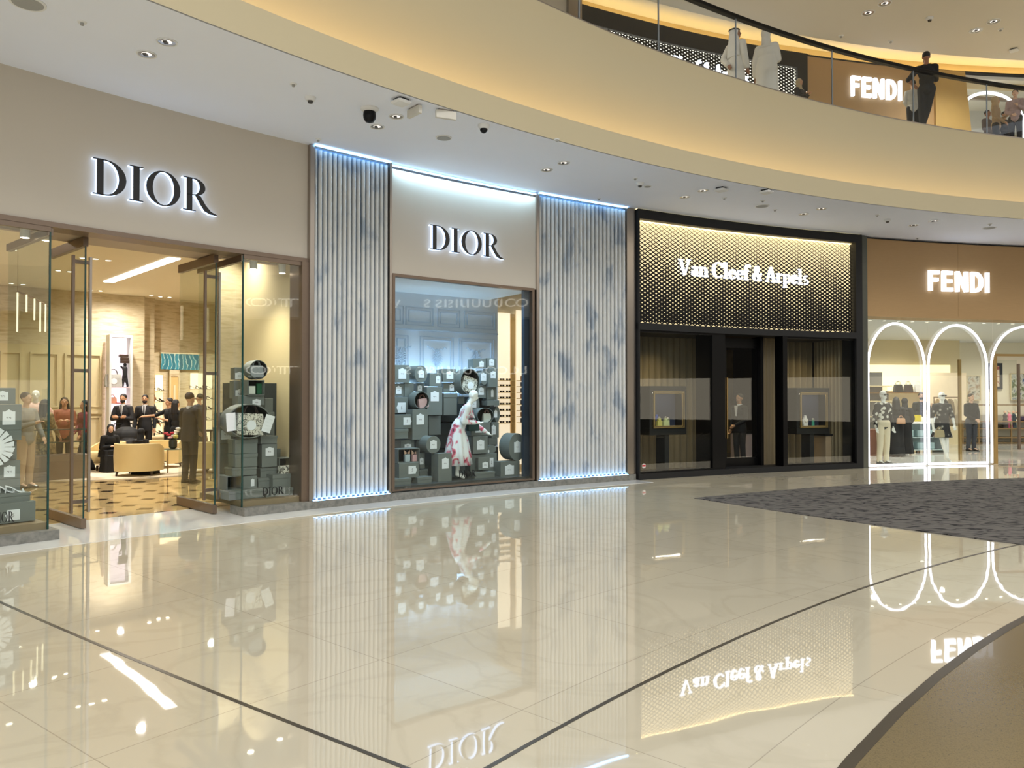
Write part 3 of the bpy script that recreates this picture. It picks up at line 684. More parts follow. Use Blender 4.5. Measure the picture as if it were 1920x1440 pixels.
def side_curtain(s, n0, n1, label):
    mb = MB(F); k = 60; a = []
    for i in range(k+1):
        n = n0+(n1-n0)*i/k; d = .05*math.sin(i*.8)
        a.append([mb.v(s-.08+d, n, .02), mb.v(s-.08+d, n, 3.05), mb.v(s-.068+d, n, 3.05), mb.v(s-.068+d, n, .02)])
    for p_, q_ in zip(a, a[1:]):
        for j in range(4): mb.face([p_[j], p_[(j+1) % 4], q_[(j+1) % 4], q_[j]])
    tag(mb.build('curtain', M_curt, smooth='auto'), label, 'curtain')
side_curtain(sv1-.05, .35, 1.3, 'pleated bronze curtain along the right end of the jewellery window')
# framed jewel niches
def niche(x0, x1, y0, y1, n, label):
    s0, s1 = S(x0, n), S(x1, n); z1 = Zf((x0+x1)/2, y0, n); z0 = Zf((x0+x1)/2, y1, n); c = (s0+s1)/2; w = (s1-s0)/2
    root = thing('jewel_showcase', label, 'showcase', FM(c, n, 0))
    mb = MB()
    for bx in ((-w-.13, w+.13, z1+.06, z1+.16), (-w-.13, w+.13, z0-.2, z0-.05), (-w-.13, -w-.05, z0-.05, z1+.06), (w+.05, w+.13, z0-.05, z1+.06)): mb.box(bx[0], bx[1], -.05, .35, bx[2], bx[3])
    mb.box(-w-.13, w+.13, .33, .35, z0-.05, z1+.06)
    mb.build('housing', M_blackmatt, root, bevel=.006)
    for d, dep in ((0, -.09), (.03, -.075)):
        mb = MB(); t = .022
        e = .05-d
        for bx in ((-w-e, w+e, z1+e-t, z1+e), (-w-e, w+e, z0-e, z0-e+t), (-w-e, -w-e+t, z0-e+t, z1+e-t), (w+e-t, w+e, z0-e+t, z1+e-t)): mb.box(bx[0], bx[1], dep, -.05, bx[2], bx[3])
        mb.build('gilt_frame', M_gold, root, bevel=.004)
    mb = MB(); mb.box(-w-.02, w+.02, .2, .21, z0-.03, z1+.03); mb.build('backdrop', pm('navy_velvet', (30,38,60), .8), root)
    mb = MB(); mb.box(-w-.02, w+.02, -.04, .2, z0-.04, z0-.01); mb.build('shelf', pm('cream_leather', (210,200,170), .5), root)
    mb = MB(); mb.box(-.06, .06, .0, .3, .0, z0-.2); mb.build('stand', M_blackmatt, root)
    mb = MB(); mb.box(-w, w, 0, .05, z1+.01, z1+.02); mb.build('lamp', glow('case_led', (255,240,220), 12), root)
    return FM(c, n, 0), w, z0-.01, z1
m1, w1, zb, zt = niche(1224, 1276, 738, 798, .45, 'gilt framed jewel showcase with blue and cream props in the left window')
def busts(mw, items):
    for nm, lab, x, y, z, kind, colr in items:
        mat = pm('prop_%s_%d' % (kind, colr[0]), colr, .5)
        root = thing(nm, lab, 'display prop', mw @ Matrix.Translation((x, y, z))); mb = MB()
        if kind == 'bust':
            mb.loft([[(a*.075*wd, b*.03+.01, h) for a, b in ((-1,-1),(1,-1),(1,1),(-1,1))] for wd, h in ((.8,0),(1,.09),(.95,.14),(.5,.19),(.28,.21),(.26,.25))]); mb.build('neck_form', mat, root, smooth='auto', bevel=.008)
            mb = MB(); mb.tube([(.05*math.cos(t), -.035, .15+.05*math.sin(t)*1.3) for t in [PI+PI*i/10 for i in range(11)]], .004, 6); mb.build('necklace', M_gold, root)
        elif kind == 'block': mb.box(-.06, .06, -.03, .05, 0, .12); mb.box(-.035, .035, -.03, .03, .12, .17); mb.build('block', mat, root, bevel=.005); mb = MB(); mb.ell((0, -.01, .19), (.035, .02, .02)); mb.build('jewel', M_chrome, root)
        else: mb.lathe([(.035,0),(.03,.12),(.04,.14)], seg=16); mb.build('pillar', mat, root); mb = MB(); mb.ell((0, 0, .165), (.04, .03, .028)); mb.build('jewel', M_chrome, root)
busts(m1, [('jewel_bust','tall blue necklace bust at the left of the showcase',-.20,.10,zb,'bust',(36,70,160)), ('jewel_stand','cream block with a jewel near the middle of the left showcase',-.02,.02,zb,'block',(200,205,150)),
           ('jewel_stand','pale cylinder with a round jewel in the left showcase',.10,.08,zb,'cyl',(190,200,160)), ('jewel_stand','low yellow block at the front corner of the left showcase',-.21,-.0,zb,'block',(206,196,110))])
m2, w2, zb2, zt2 = niche(1499, 1545, 740, 798, .45, 'gilt framed jewel showcase with a white bust in the right window')
busts(m2, [('jewel_bust','large white necklace bust in the right showcase',-.14,.06,zb2,'bust',(228,224,220)), ('jewel_stand','small green cylinder with a white jewel in the right showcase',.06,.03,zb2,'cyl',(60,150,124))])
# counters glimpsed through the black doors
for i, (px, col, lab) in enumerate(((1404, (196,176,176), 'pale lit counter seen through the black double doors'), (1478, (176,150,120), 'low tan counter behind the right jewellery window'))):
    s = S(px, 2.6); root = thing('counter', lab, 'counter', FM(s, 2.6 if i == 0 else .95, 0)); mb = MB(); mb.box(-.4, .4, -.25, .25, 0, .72); mb.build('body', pm('counter_%d' % i, col, .5), root, bevel=.01)
    mb = MB(); mb.box(-.43, .43, -.28, .28, .72, .77); mb.build('counter_top', M_blackmatt, root, bevel=.005)
for (s, n, e) in ((S(1230), .75, 30), (S(1290), .75, 24), (S(1390), 2.5, 60), (S(1500), .75, 30), (S(1560), .75, 24)):
    light('SPOT', 'jewel_spot', F(s, n, 3.03), e*1.6, (1, .82, .5), .05, angle=130, blend=1)
# red round sticker on the glass
mb = MB(); mb.ylathe([(.05, 0), (.05, -.003)], 0, 0, 24); root = tag(mb.build('round_sticker', pm('sticker_white', (220,210,205), .5), mw=FM(S(1203), -.065, .27)), 'small round red and white sticker low on the left black window', 'sticker')
mb = MB(); mb.box(-.042, .042, -.006, -.003, -.012, .02); mb.build('red_band', pm('sticker_red', (200,30,36), .5), root)
# ================================================================ RIGHT SHOP (tan panel, neon arches)
sf0, sf1 = S(1622), S(2300)
mb = MB(F); mb.box(S(1610), S(1622), -.1, .2, 0, HC-.01, 2); struct(mb.build('trim_27', pm('grey_green_steel', (96,98,90), .35, .6)))
M_tan = pm('tan_fascia_panel', (176,142,96), .55, var=.06, scale=5, stretch=(1,1,12))
sj = [sf0, S(1797), S(1975), sf1]
for a, b in zip(sj, sj[1:]):
    mb = MB(F); mb.box(a+.003, b-.003, -.02, .25, 3.66, HC-.05, 12); struct(mb.build('wall_right_fascia', M_tan))
mb = MB(F); mb.box(sf0, sf1, .03, .25, 3.68, HC-.02, 24); struct(mb.build('trim_28', M_blackmatt))
psign('shop_sign', 'glowing white bold block letters on the tan fascia panel at floor level', 'FENDI', g_sans, .175, 0, 1742, 1854, 4.265, .5, -.03, .07, [M_sign], gap=.17)
mb = MB(F); mb.box(sf0, sf1, -.02, .6, 3.6, 3.66, 24); struct(mb.build('ceiling_right_soffit', M_tan))
# neon arches
def arch(x0, x1, bottom, label):
    n = -.03; s0, s1 = S(x0), S(x1); c = (s0+s1)/2; r = (s1-s0)/2; zt = 3.44; pts = []
    root = thing('neon_arch', label, 'neon light', FM(c, n, 0)); iv = root.matrix_world.inverted()
    pts = [(s0, n, .03)]+[(s0, n, .5+i*.5) for i in range(4)]
    rz = 1.05; zc = zt-rz
    pts = [(s0, n, .03), (s0, n, zc*.5)]+[(c-r*math.cos(t), n, zc+rz*math.sin(t)) for t in [PI*i/24 for i in range(25)]]+[(s1, n, zc*.5), (s1, n, .03)]
    W_ = [F(*p) for p in pts]
    mb = MB(); mb.tube(W_, .028, 10); o = mb.build('tube', M_led_white, root, smooth=True); o.matrix_parent_inverse = iv
    if bottom:
        mb = MB(); mb.tube([F(s0+(s1-s0)*i/6, n, .04) for i in range(7)], .028, 10); o = mb.build('base_tube', M_led_white, root, smooth=True); o.matrix_parent_inverse = iv
arch(1626, 1732, True, 'glowing white neon arch nearest the black shopfront, framing the suited mannequin')
arch(1739, 1849, True, 'glowing white neon arch in the middle, framing the mannequin in the dress')
arch(1857, 1990, False, 'glowing white neon arch cut by the right edge, around the golden door')
w = bpy.data.objects.new('window_6', None); COL.objects.link(w); w.matrix_world = FM(S(1740), .02, 0); struct(w)
for a, b in ((1623, 1742), (1742, 1863)): part('window_pane', S(a)+.003, S(b)-.003, .02, .032, .02, 3.6, M_glass, w, 5)
w = bpy.data.objects.new('door_5', None); COL.objects.link(w); w.matrix_world = FM(S(1890), .1, 0); struct(w)
part('door_frame', S(1864), S(1869), -.02, .1, 0, 2.75, M_gold, w); part('door_frame', S(1864), S(2100), -.02, .1, 2.69, 2.75, M_gold, w, 6)
part('window_pane', S(1864), S(2100), .02, .032, 2.75, 3.6, M_glass, w, 6)
part('glass_leaf', S(1868), S(1909), .03, .042, .05, 2.6, M_glass, w, 2)
part('door_handle', S(1906), S(1909.5), -.06, -.01, .35, 2.5, M_bronze, w)
mb = MB(F); mb.box(S(1799,.9), S(1803,.9), .9, .96, 0, 2.65); struct(mb.build('trim_29', M_gold))
mb = MB(F); mb.box(sf0, sf1+3, .05, 10, .001, .006, 24); struct(mb.build('floor_right_shop', M_floor_in))
M_fceil = pm('pale_ceiling', (222,222,216), .7, var=.02)
swall('ceiling_right_shop', sf0, sf1+3, .6, 10, 3.62, 3.7, M_fceil, 24)
swall('wall_right_shop_left', sf0-.1, sf0, .3, 10, 0, 3.7, pm('grey_taupe_wall', (120,112,104), .5), 1)
swall('wall_right_shop_back', sf0, S(1800,7), 7, 7.2, 0, 3.7, pm('pale_gold_wall', (222,206,166), .5, var=.04), 16)
swall('wall_right_shop_far', S(1800,8), sf1+3, 8, 8.2, 0, 3.7, pm('cream_gallery_wall', (232,222,196), .5, var=.02), 16)
for (s, n) in ((11.0, 1.6), (13.2, 1.8), (11.5, 4.6), (15.0, 5.2), (18.5, 6)):
    light('SPOT', 'right_shop_spot', F(s, n, 3.6), 330, (1, .95, .86), .06, angle=160, blend=1)
for i in range(14):
    downlight(F(10.0+i*.42, .95, 3.62), .05, 'small round spotlight in the ceiling row behind the neon arches', 'spotlights behind the neon arches')
# ================================================================ UPPER SHOPFRONTS
n2 = 3.0
zh = Zf(1500, 102, n2); zs0, zs1 = Zf(1640, 187, n2), Zf(1640, 150, n2)
us0, us1 = S(1087, n2, 30), S(1510, n2, 130)
uv = thing('upper_shopfront_frame', 'black upper shopfront with sparkling diamond lattice behind the balustrade', 'shopfront', FM((us0+us1)/2, n2, H2))
zl = zh-.42
part('header', us0, us1, n2-.1, n2+.25, zl, zh, M_blackmatt, uv, 16)
lattice(uv, us0+.06, us1-.3, zl-1.62, zl, n2-.05, 40, 18, lambda t: .58-.22*t, .006)
part('light_panel', us0, us1, n2+.0, n2+.02, zl-1.62, zl, pm('backlit_white_panel', (220,220,215), .6, emis=(255,246,225), es=1.8), uv, 16)
part('side_post', us0-.0, us0+.06, n2-.1, n2+.25, H2, zl, M_blackmatt, uv); part('side_post', us1-.3, us1, n2-.1, n2+.25, H2, zl, M_blackmatt, uv)
part('glazing', us0+.06, us1-.3, n2-.02, n2+.1, H2, zl-1.62, pm('dark_glass', (20,20,22), .1), uv, 12)
mb = MB(F); mb.box(S(-900), us0-.35, n2, n2+.2, H2, 12, 24); struct(mb.build('wall_upper_left', M_dwall))
mb = MB(F); mb.box(us0-.35, us0, n2-.1, n2+.2, H2, 12, 1); struct(mb.build('trim_30', M_chrome))
x0, x1 = S(1245, n2, 120), S(1412, n2, 150)
sign('shop_sign', 'upper white serif lettering, mostly hidden behind the fascia edge', 'Van Cleef & Arpels', g_serif, .175, .085, FM((S(1193,n2,100)+x1)/2, n2-.07, zs0-.12), x1-S(1193,n2,100), .43, .05, [M_sign], gap=.035, sp=.22)
ut0 = us1+.02; ut1 = S(1808, n2, 200)
zt2_ = Zf(1650, 124, n2)
mb = MB(F); mb.box(ut0, ut1-.9, n2-.05, n2+.2, zs0-.75, zt2_, 12); struct(mb.build('wall_upper_tan', M_tan))
mb = MB(F); mb.box(ut0-.02, ut1+9, n2-.06, n2+.2, zt2_, zt2_+.04, 16); struct(mb.build('trim_31', M_blackmatt))
# the tapering tan return panel right of the sign
mb = MB(F); a_ = S(1755, n2, 150); b_ = S(1804, n2, 150); c_ = S(1822, n2, 245)
q = [mb.v(a_-.1, n2-.12, zt2_), mb.v(b_, n2-.12, zt2_), mb.v(c_+.1, n2-.12, H2), mb.v(a_-.1, n2-.12, H2)]; q2 = [mb.v(a_-.1, n2+.2, zt2_), mb.v(b_, n2+.2, zt2_), mb.v(c_+.1, n2+.2, H2), mb.v(a_-.1, n2+.2, H2)]
mb.face(q); mb.face(q2[::-1])
for i in range(4): mb.face([q[i], q[(i+1) % 4], q2[(i+1) % 4], q2[i]])
struct(mb.build('wall_upper_return', pm('tan_return_panel', (186,154,92), .5)))
x0, x1 = S(1588, n2, 165), S(1690, n2, 175)
sign('shop_sign', 'glowing white bold block letters on the upper tan panel behind the balustrade', 'FENDI', g_sans, .175, 0, FM((x0+x1)/2, n2-.06, zs0), x1-x0, zs1-zs0, .08, [M_sign], gap=.17)
mb = MB(F); mb.box(ut0, ut1+9, n2+.05, n2+.15, H2, zs0-.75, 12); struct(mb.build('wall_upper_glazing', pm('dim_glazing', (150,142,122), .2)))
# bright upper shop interior with an arch
mb = MB(F); mb.box(ut1-.8, ut1+9, n2+2.5, n2+2.6, H2, 12, 8); struct(mb.build('wall_upper_shop', pm('pale_grey_wall', (206,208,204), .6)))
mb = MB(F); mb.box(ut1-.8, ut1+9, n2+.1, n2+2.5, zt2_-.1, zt2_, 8); struct(mb.build('ceiling_upper_shop', M_fceil))
mb = MB(F); mb.box(ut1-.8, ut1+9, n2, n2+.08, zt2_-.75, zt2_-.65, 8); struct(mb.build('trim_32', M_chrome))
sa = S(1855, n2, 200); za = Zf(1855, 174, n2); mb = MB(); r_ = 1.0
mb.tube([F(sa-1.02, n2, H2+.02)]+[F(sa-1.02*math.cos(t), n2, za-1.0+math.sin(t)*1.0) for t in [PI*i/24 for i in range(25)]]+[F(sa+1.02, n2, H2+.02)], .045, 8)
tag(mb.build('neon_arch', M_led_white, smooth=True), 'glowing white neon arch on the upper floor behind the balustrade', 'neon light')
for i in range(9): downlight(F(S(1806+i*14, n2+.6, 160), n2+.6, zt2_-.1), .06, 'round spotlight in the upper shop ceiling row over the arch', 'spotlights in the upper shop')
light('SPOT', 'upper_shop_spot', F(ut1+.6, n2+1.2, zt2_-.15), 500, (1, .97, .9), .06, angle=160, blend=1)
# cove over the upper shopfronts
mb = MB(F); mb.box(S(-900), S(2600), n2+.35, n2+.45, zh-.3, 12, 60); struct(mb.build('wall_upper_cove', M_cream))
mb = MB(F); mb.box(us0, S(2500), n2+.1, n2+.16, zh+.0, zh+.02, 40)
tag(mb.build('light_strip', glow('upper_cove_led', (255,206,120), 12)), 'warm light strip in the cove above the upper shopfronts', 'light strip')
# sign on the storefront across the atrium (reflected in the glass)
MO = Matrix.Translation((22, 1.0, 2.75)) @ Matrix.Rotation(-PI/2, 4, 'Z')
for k, (yy, zz, w_, xx) in enumerate(((3.6, 2.75, 6.0, 22.0), (4.2, 5.9, 6.6, 21.0), (-8.5, 2.75, 5.0, 22.0))):
    sign('shop_sign', ['white sans lettering low on the storefront across the atrium', 'white sans lettering high on the storefront across the atrium', 'white sans lettering at the far end of the storefront across the atrium'][k],
         'LOUIS VUITTON', g_sans, .13, 0, Matrix.Translation((xx, yy, zz)) @ Matrix.Rotation(-PI/2, 4, 'Z'), w_, .38, .05, [glow('lv_sign', (255,250,240), 3.2)], gap=.22, sp=.5)
# ================================================================ GIFT BOXES
M_box = pm('grey_green_card', (113,118,113), .6, var=.03, scale=3)
M_boxin = pm('dark_box_lining', (44,48,42), .7)
M_card = pm('white_card', (232,234,236), .6, var=.01)
M_ink = pm('grey_ink', (120,120,118), .6)
M_ribbon = pm('pale_ribbon', (214,216,212), .5)
def card(parent, w, h, rot, x, z, y):
    """white label card with a scalloped tab on top (or turned sideways)"""
    k = [(-w/2,-h/2),(w/2,-h/2),(w/2,h/2),(w*.26,h/2),(w*.22,h*.56),(w*.12,h*.58),(0,h*.66),(-w*.12,h*.58),(-w*.22,h*.56),(-w*.26,h/2),(-w/2,h/2)]
    c, s = math.cos(rot), math.sin(rot); mb = MB()
    mb.prism([(x+a*c-b*s, z+a*s+b*c) for a, b in k], y-.004, y); o = mb.build('label_card', M_card, parent)
    if w > .07:
        mb = MB()
        for i, ww in enumerate((.04, .022, .03, .018)): mb.box(-w*.2+i*w*.11, -w*.2+i*w*.11+ww*w*2, -.001, 0, -.01*(i % 2), .012)
        p = mb.build('lettering', M_ink, o); p.matrix_local = Matrix.Translation((x, y-.004, z)) @ Matrix.Rotation(-rot, 4, 'Y')
def gbox(kind, x0, y0, x1, y1, n, d, label, tg=None, yaw=0, tagrot=0, grp=None):
    """front face given as the rectangle it covers at depth n behind the glass; d = box depth"""
    s0, s1 = S(x0+.3, n), S(x1-.3, n); xm = (x0+x1)/2; z1 = Zf(xm, y0, n); z0 = Zf(xm, y1, n); w = s1-s0; h = z1-z0
    cx, cz = (s0+s1)/2, (z0+z1)/2
    nm = {'F':'gift_box','T':'lidded_box','R':'round_hat_box','O':'open_round_box','H':'open_gift_box'}[kind]
    root = thing(nm, label, 'box', FM(cx, n, z0, yaw)); Y = -.004
    if kind == 'F':
        lt = min(.07, d*.3); mb = MB(); mb.box(-w/2+.006, w/2-.006, lt, d, .006, h-.006); mb.build('body', M_box, root)
        mb = MB(); mb.box(-w/2, w/2, 0, lt, 0, h); mb.build('lid', M_box, root, bevel=.004)
    elif kind == 'T':
        lt = min(.08, h*.3); mb = MB(); mb.box(-w/2+.006, w/2-.006, .006, d-.006, 0, h-lt); mb.build('body', M_box, root, bevel=.003)
        mb = MB(); mb.box(-w/2, w/2, 0, d, h-lt, h); mb.build('lid', M_box, root, bevel=.004)
    elif kind == 'R':
        r = 1.0; lt = min(.08, d*.3); f = lambda x, y, z: Vector((x*w/2, y, h/2+z*h/2))
        mb = MB(f); mb.ylathe([(.985, lt), (.985, d)], 0, 0, 40); mb.build('body', M_box, root, smooth='auto')
        mb = MB(f); mb.ylathe([(1, 0), (1, lt)], 0, 0, 40); mb.build('lid', M_box, root, smooth='auto', bevel=.003)
    elif kind == 'O':
        f = lambda x, y, z: Vector((x*w/2, y, h/2+z*h/2))
        mb = MB(f); mb.ylathe([(.94, 0), (1, 0), (1, d), (0.01, d)], 0, 0, 40, caps=False); mb.build('body', M_box, root, smooth='auto')
        mb = MB(f); mb.ylathe([(.94, 0), (.94, d-.01), (.01, d-.01)], 0, 0, 40, caps=False); mb.build('lining', M_boxin, root, smooth='auto')
    elif kind == 'H':
        t = .012; mb = MB()
        for b in ((-w/2, w/2, 0, t), (-w/2, w/2, h-t, h), (-w/2, -w/2+t, t, h-t), (w/2-t, w/2, t, h-t)): mb.box(b[0], b[1], 0, d, b[2], b[3])
        mb.build('body', M_box, root); mb = MB(); mb.box(-w/2+t, w/2-t, d-.01, d, t, h-t); mb.build('back', M_boxin, root)
    if tg:
        tx0, ty0, tx1, ty1 = tg; ts0, ts1 = S(tx0, n), S(tx1, n); tz1, tz0 = Zf(xm, ty0, n), Zf(xm, ty1, n)
        if tagrot: card(root, tz1-tz0, ts1-ts0, tagrot, (ts0+ts1)/2-cx, (tz0+tz1)/2-z0, -.001)
        else: card(root, ts1-ts0, (tz1-tz0)*.94, 0, (ts0+ts1)/2-cx, (tz0+tz1)/2-z0, -.001)
    return root
def handbag(label, mw, w, h, d, mat, hmat=None, flap=False, charm=False, cat='handbag'):
    root = thing('handbag', label, cat, mw)
    mb = MB(); mb.loft([[(-w/2*a, -d/2*b, z), (w/2*a, -d/2*b, z), (w/2*a, d/2*b, z), (-w/2*a, d/2*b, z)] for a, b, z in ((.94,1,0), (1,1,h*.12), (.96,.8,h*.7), (.9,.5,h))])
    mb.build('bag_body', mat, root, bevel=min(.012, w*.05))
    for y in (-d*.22, d*.22):
        mb = MB(); mb.tube([(w*.24*math.cos(t), y, h*.98+h*.42*math.sin(t)) for t in [PI*i/12 for i in range(13)]], max(.006, w*.02), 8); mb.build('handle', hmat or mat, root, smooth=True)
    if flap: mb = MB(); mb.prism([(-w*.45, h*.95), (w*.45, h*.95), (w*.4, h*.5), (-w*.4, h*.5)], -d*.52, -d*.5); mb.build('flap', mat, root)
    if charm: mb = MB(); mb.ylathe([(h*.23, -d*.52), (h*.23, -d*.5)], 0, h*.45, 20); mb.build('oval_patch', M_card, root)
    return root
M_pat = ramp_mat('patterned_canvas', [(.42,(58,54,46)),(.5,(214,210,196)),(.8,(226,222,208))], 'NOISE', 30, .6, 3, dist=1.5)
M_grey = pm('grey_quilted_leather', (150,156,158), .4, var=.2, scale=20)
M_pink = pm('pink_leather', (226,190,192), .4)
def w2(t): return (720+t[0]/5.76, 670+t[1]/5.76, 720+t[2]/5.76, 670+t[3]/5.76)
Bx = [ # kind, rect (crop units), depth n, box depth, label, tag, tag rotation
('F',(108,82,280,275),.95,.4,'square gift box with white label at the top left of the window stack',(155,125,238,235),0),
('R',(328,88,472,275),.9,.4,'round hat box standing on edge between two square boxes in the top row',(372,143,433,225),0),
('F',(490,170,628,315),.92,.4,'gift box in the top row with its label near the right edge',(560,202,608,284),0),
('F',(630,125,782,268),.95,.4,'small square gift box in the top row left of the big open round box',(674,157,748,236),0),
('O',(820,122,1040,400),.75,.32,'large open round box holding a patterned handbag over the leaning mannequin',None,0),
('R',(1042,140,1125,298),.95,.3,'round box partly hidden behind the large open round box',(1044,175,1103,255),0),
('F',(1128,122,1230,320),.9,.35,'tall narrow gift box at the right end of the upper stack',(1150,155,1207,228),0),
('F',(960,18,1108,118),1.0,.35,'pale gift box, left one of the highest pair at the right',(1030,45,1078,103),0),
('F',(1112,10,1215,118),1.0,.35,'pale gift box, right one of the highest pair at the right',(1135,22,1190,92),0),
('F',(108,282,218,423),1.0,.35,'gift box with white label directly under the top left box',(127,317,187,398),0),
('F',(220,275,325,425),.98,.3,'plain gift box without label under the first round box',None,0),
('F',(350,277,442,372),1.02,.3,'small labelled gift box above the round box with the pink bag',(363,305,408,365),0),
('F',(460,320,635,625),.85,.4,'tall large gift box with white label, right of the pink bag in its round box',(503,375,592,478),0),
('F',(637,272,785,382),1.0,.35,'small gift box under the square one left of the patterned bag',(708,295,755,362),0),
('T',(640,388,797,625),.9,.4,'wide lidded box with small cream label behind the mannequin shoulder',None,0),
('F',(1000,302,1108,440),1.02,.3,'gift box below the round boxes right of the mannequin head',(1020,330,1078,408),0),
('F',(1112,322,1222,460),1.0,.3,'upright gift box with a narrow label near the right side of the stack',(1155,352,1182,430),0),
('F',(800,422,872,500),1.05,.2,'tiny gift box left of the mannequin head',None,0),
('R',(945,425,1035,592),1.0,.25,'round box just right of the mannequin face',(948,470,997,545),0),
('F',(1112,464,1250,522),.9,.35,'flat plain gift box jutting out right above the round box',None,0),
('F',(110,428,262,605),.9,.4,'gift box with label turned sideways at the left edge, third row',(147,488,235,597),PI/2),
('O',(325,372,495,560),.7,.3,'small open round box holding a pink handbag',None,0),
('F',(305,562,478,888),.6,.4,'tall gift box with a white label below the round box with the pink bag',(350,618,433,730),0),
('F',(95,618,302,768),.62,.4,'brown-green gift box with label turned right at the left window edge',(210,650,288,733),-PI/2),
('F',(482,630,618,838),.95,.4,'plain dark gift box behind the mannequin dress',None,0),
('T',(95,775,270,880),.55,.4,'flat open-lidded box at the left window edge below the brown-green box',None,0),
('O',(1000,545,1190,715),.72,.3,'open round box with a pale handbag at the mannequin hand',None,0),
('R',(1193,530,1255,700),.95,.3,'round box at the right edge behind the pale handbag box',(1190,575,1222,652),0),
('F',(940,705,1155,845),.55,.4,'wide gift box under the mannequin hands, green bag in front',(985,735,1058,815),0),
('F',(1158,702,1245,868),.85,.4,'olive gift box at the right side, third tier from the floor',(1160,738,1206,835),0),
('F',(961,852,1125,1040),.5,.45,'square olive gift box right of the floral dress',(1003,897,1082,1000),0),
('F',(880,812,958,1035),.8,.4,'dark blue-grey gift box right behind the dress skirt',None,0),
('F',(1128,872,1226,945),.85,.35,'plain dark gift box behind the small tilted round box',None,0),
('R',(1122,948,1214,1036),.6,.25,'small blue striped round box beside the big round box',(1120,1000,1136,1030),0),
('R',(1345,820,1535,1118),.3,.42,'biggest round hat box standing on edge at the right of the window',(1405,912,1476,1030),0),
('F',(1258,1122,1468,1318),.3,.45,'square gift box under the biggest round hat box',(1307,1165,1402,1268),0),
('R',(455,848,615,1038),.35,.45,'round hat box on edge at the lower left of the dress',(500,900,570,990),0),
('F',(180,895,332,983),.7,.4,'gift box peeking above the open box with two bottles',(222,938,295,980),0),
('H',(150,985,388,1138),.35,.3,'open upright box showing two small bottles',None,0),
('F',(388,1036,445,1200),.6,.35,'narrow labelled gift box right of the open box with two bottles',(386,1090,427,1157),0),
('F',(162,1140,380,1302),.32,.45,'gift box with label turned sideways under the open box with two bottles',(265,1175,345,1262),-PI/2),
('F',(95,1172,150,1305),.5,.4,'gift box cut by the left window edge near the floor',None,0),
('F',(585,1036,735,1366),.22,.4,'tallest standing gift box at the front, left of the dress hem',(627,1093,698,1205),0),
('T',(382,1210,480,1288),.6,.35,'small lidded box behind the front flat box',None,0),
('T',(360,1292,525,1395),.25,.4,'flat lidded box at the front of the window floor',None,0),
('T',(95,1310,302,1412),.22,.45,'wide lidded box at the front left corner of the window floor',None,0),
('F',(930,1042,1225,1238),.55,.45,'wide gift box with a label at its right side behind the small square one',(1143,1090,1183,1188),PI/2),
('F',(1018,1080,1145,1215),.4,.15,'small square gift box in front of the wide one at the right',(1063,1135,1123,1197),0),
('T',(980,1238,1205,1320),.28,.45,'flat pale lidded box on the window floor right of the dress',None,0),
('F',(775,1165,928,1325),.75,.35,'navy gift box behind the mannequin feet',None,0),
('F',(95,1000,148,1132),.6,.35,'half hidden labelled gift box at the left window edge',(92,1050,115,1130),0)]
BO = {}
for i, (k, r, n, d, lab, tg, rot) in enumerate(Bx):
    d = d*.6 if k in 'FT' else d*.8
    o = gbox(k, *w2(r), n, d, lab, w2(tg) if tg else None, 0, rot); BO[i] = o
# dark stepped display riser behind the boxes, carrying the upper tiers
mb = MB(F)
for z, n in ((.2, 1.18), (.7, 1.25), (1.2, 1.33)): mb.box(S(735, 1.3), S(928, 1.3), n, 1.59, z, z+.48, 4)
struct(mb.build('trim_40', pm('dark_riser', (58,64,66), .7)))
def inbox(px, py, n): return FM(S(px, n), n, Zf(px, py, n))
handbag('patterned cream and black handbag tilted in the large open round box', inbox(720+900/5.76, 670+380/5.76, .85) @ Matrix.Rotation(.28, 4, 'Y'), .36, .30, .12, M_pat, pm('dark_brown_handle', (50,36,30), .5), charm=True)
handbag('small pink handbag in the small open round box', inbox(720+425/5.76, 670+545/5.76, .8) @ Matrix.Rotation(-.15, 4, 'Y'), .2, .17, .09, M_pink, pm('tan_handle', (130,96,84), .5))
handbag('pale ivory handbag in the open round box at the mannequin hand', inbox(720+1108/5.76, 670+702/5.76, .8), .18, .17, .08, pm('ivory_leather', (206,208,196), .5), pm('tan_handle', (130,96,84), .5))
handbag('small dark green handbag held under the mannequin hands', inbox(720+960/5.76, 670+795/5.76, .42), .24, .17, .1, pm('dark_green_leather', (20,52,50), .4))
for px, c, l in ((248, (186,200,206), 'pale blue'), (328, (222,178,178), 'pink')):
    root = thing('perfume_bottle', 'small %s bottle with a ribbon bow inside the open upright box' % l, 'bottle', inbox(720+px/5.76, 670+1128/5.76, .45))
    mb = MB(); mb.box(-.05, .05, -.03, .03, 0, .13); mb.build('flacon', pm('flacon_'+l[:4], c, .2), root, bevel=.006)
    mb = MB(); mb.prism([(0,.15),(-.06,.21),(-.05,.13)], -.01, .01); mb.prism([(0,.15),(.06,.2),(.05,.13)], -.01, .01); mb.build('bow', pm('peach_bow', (226,186,160), .5), root)
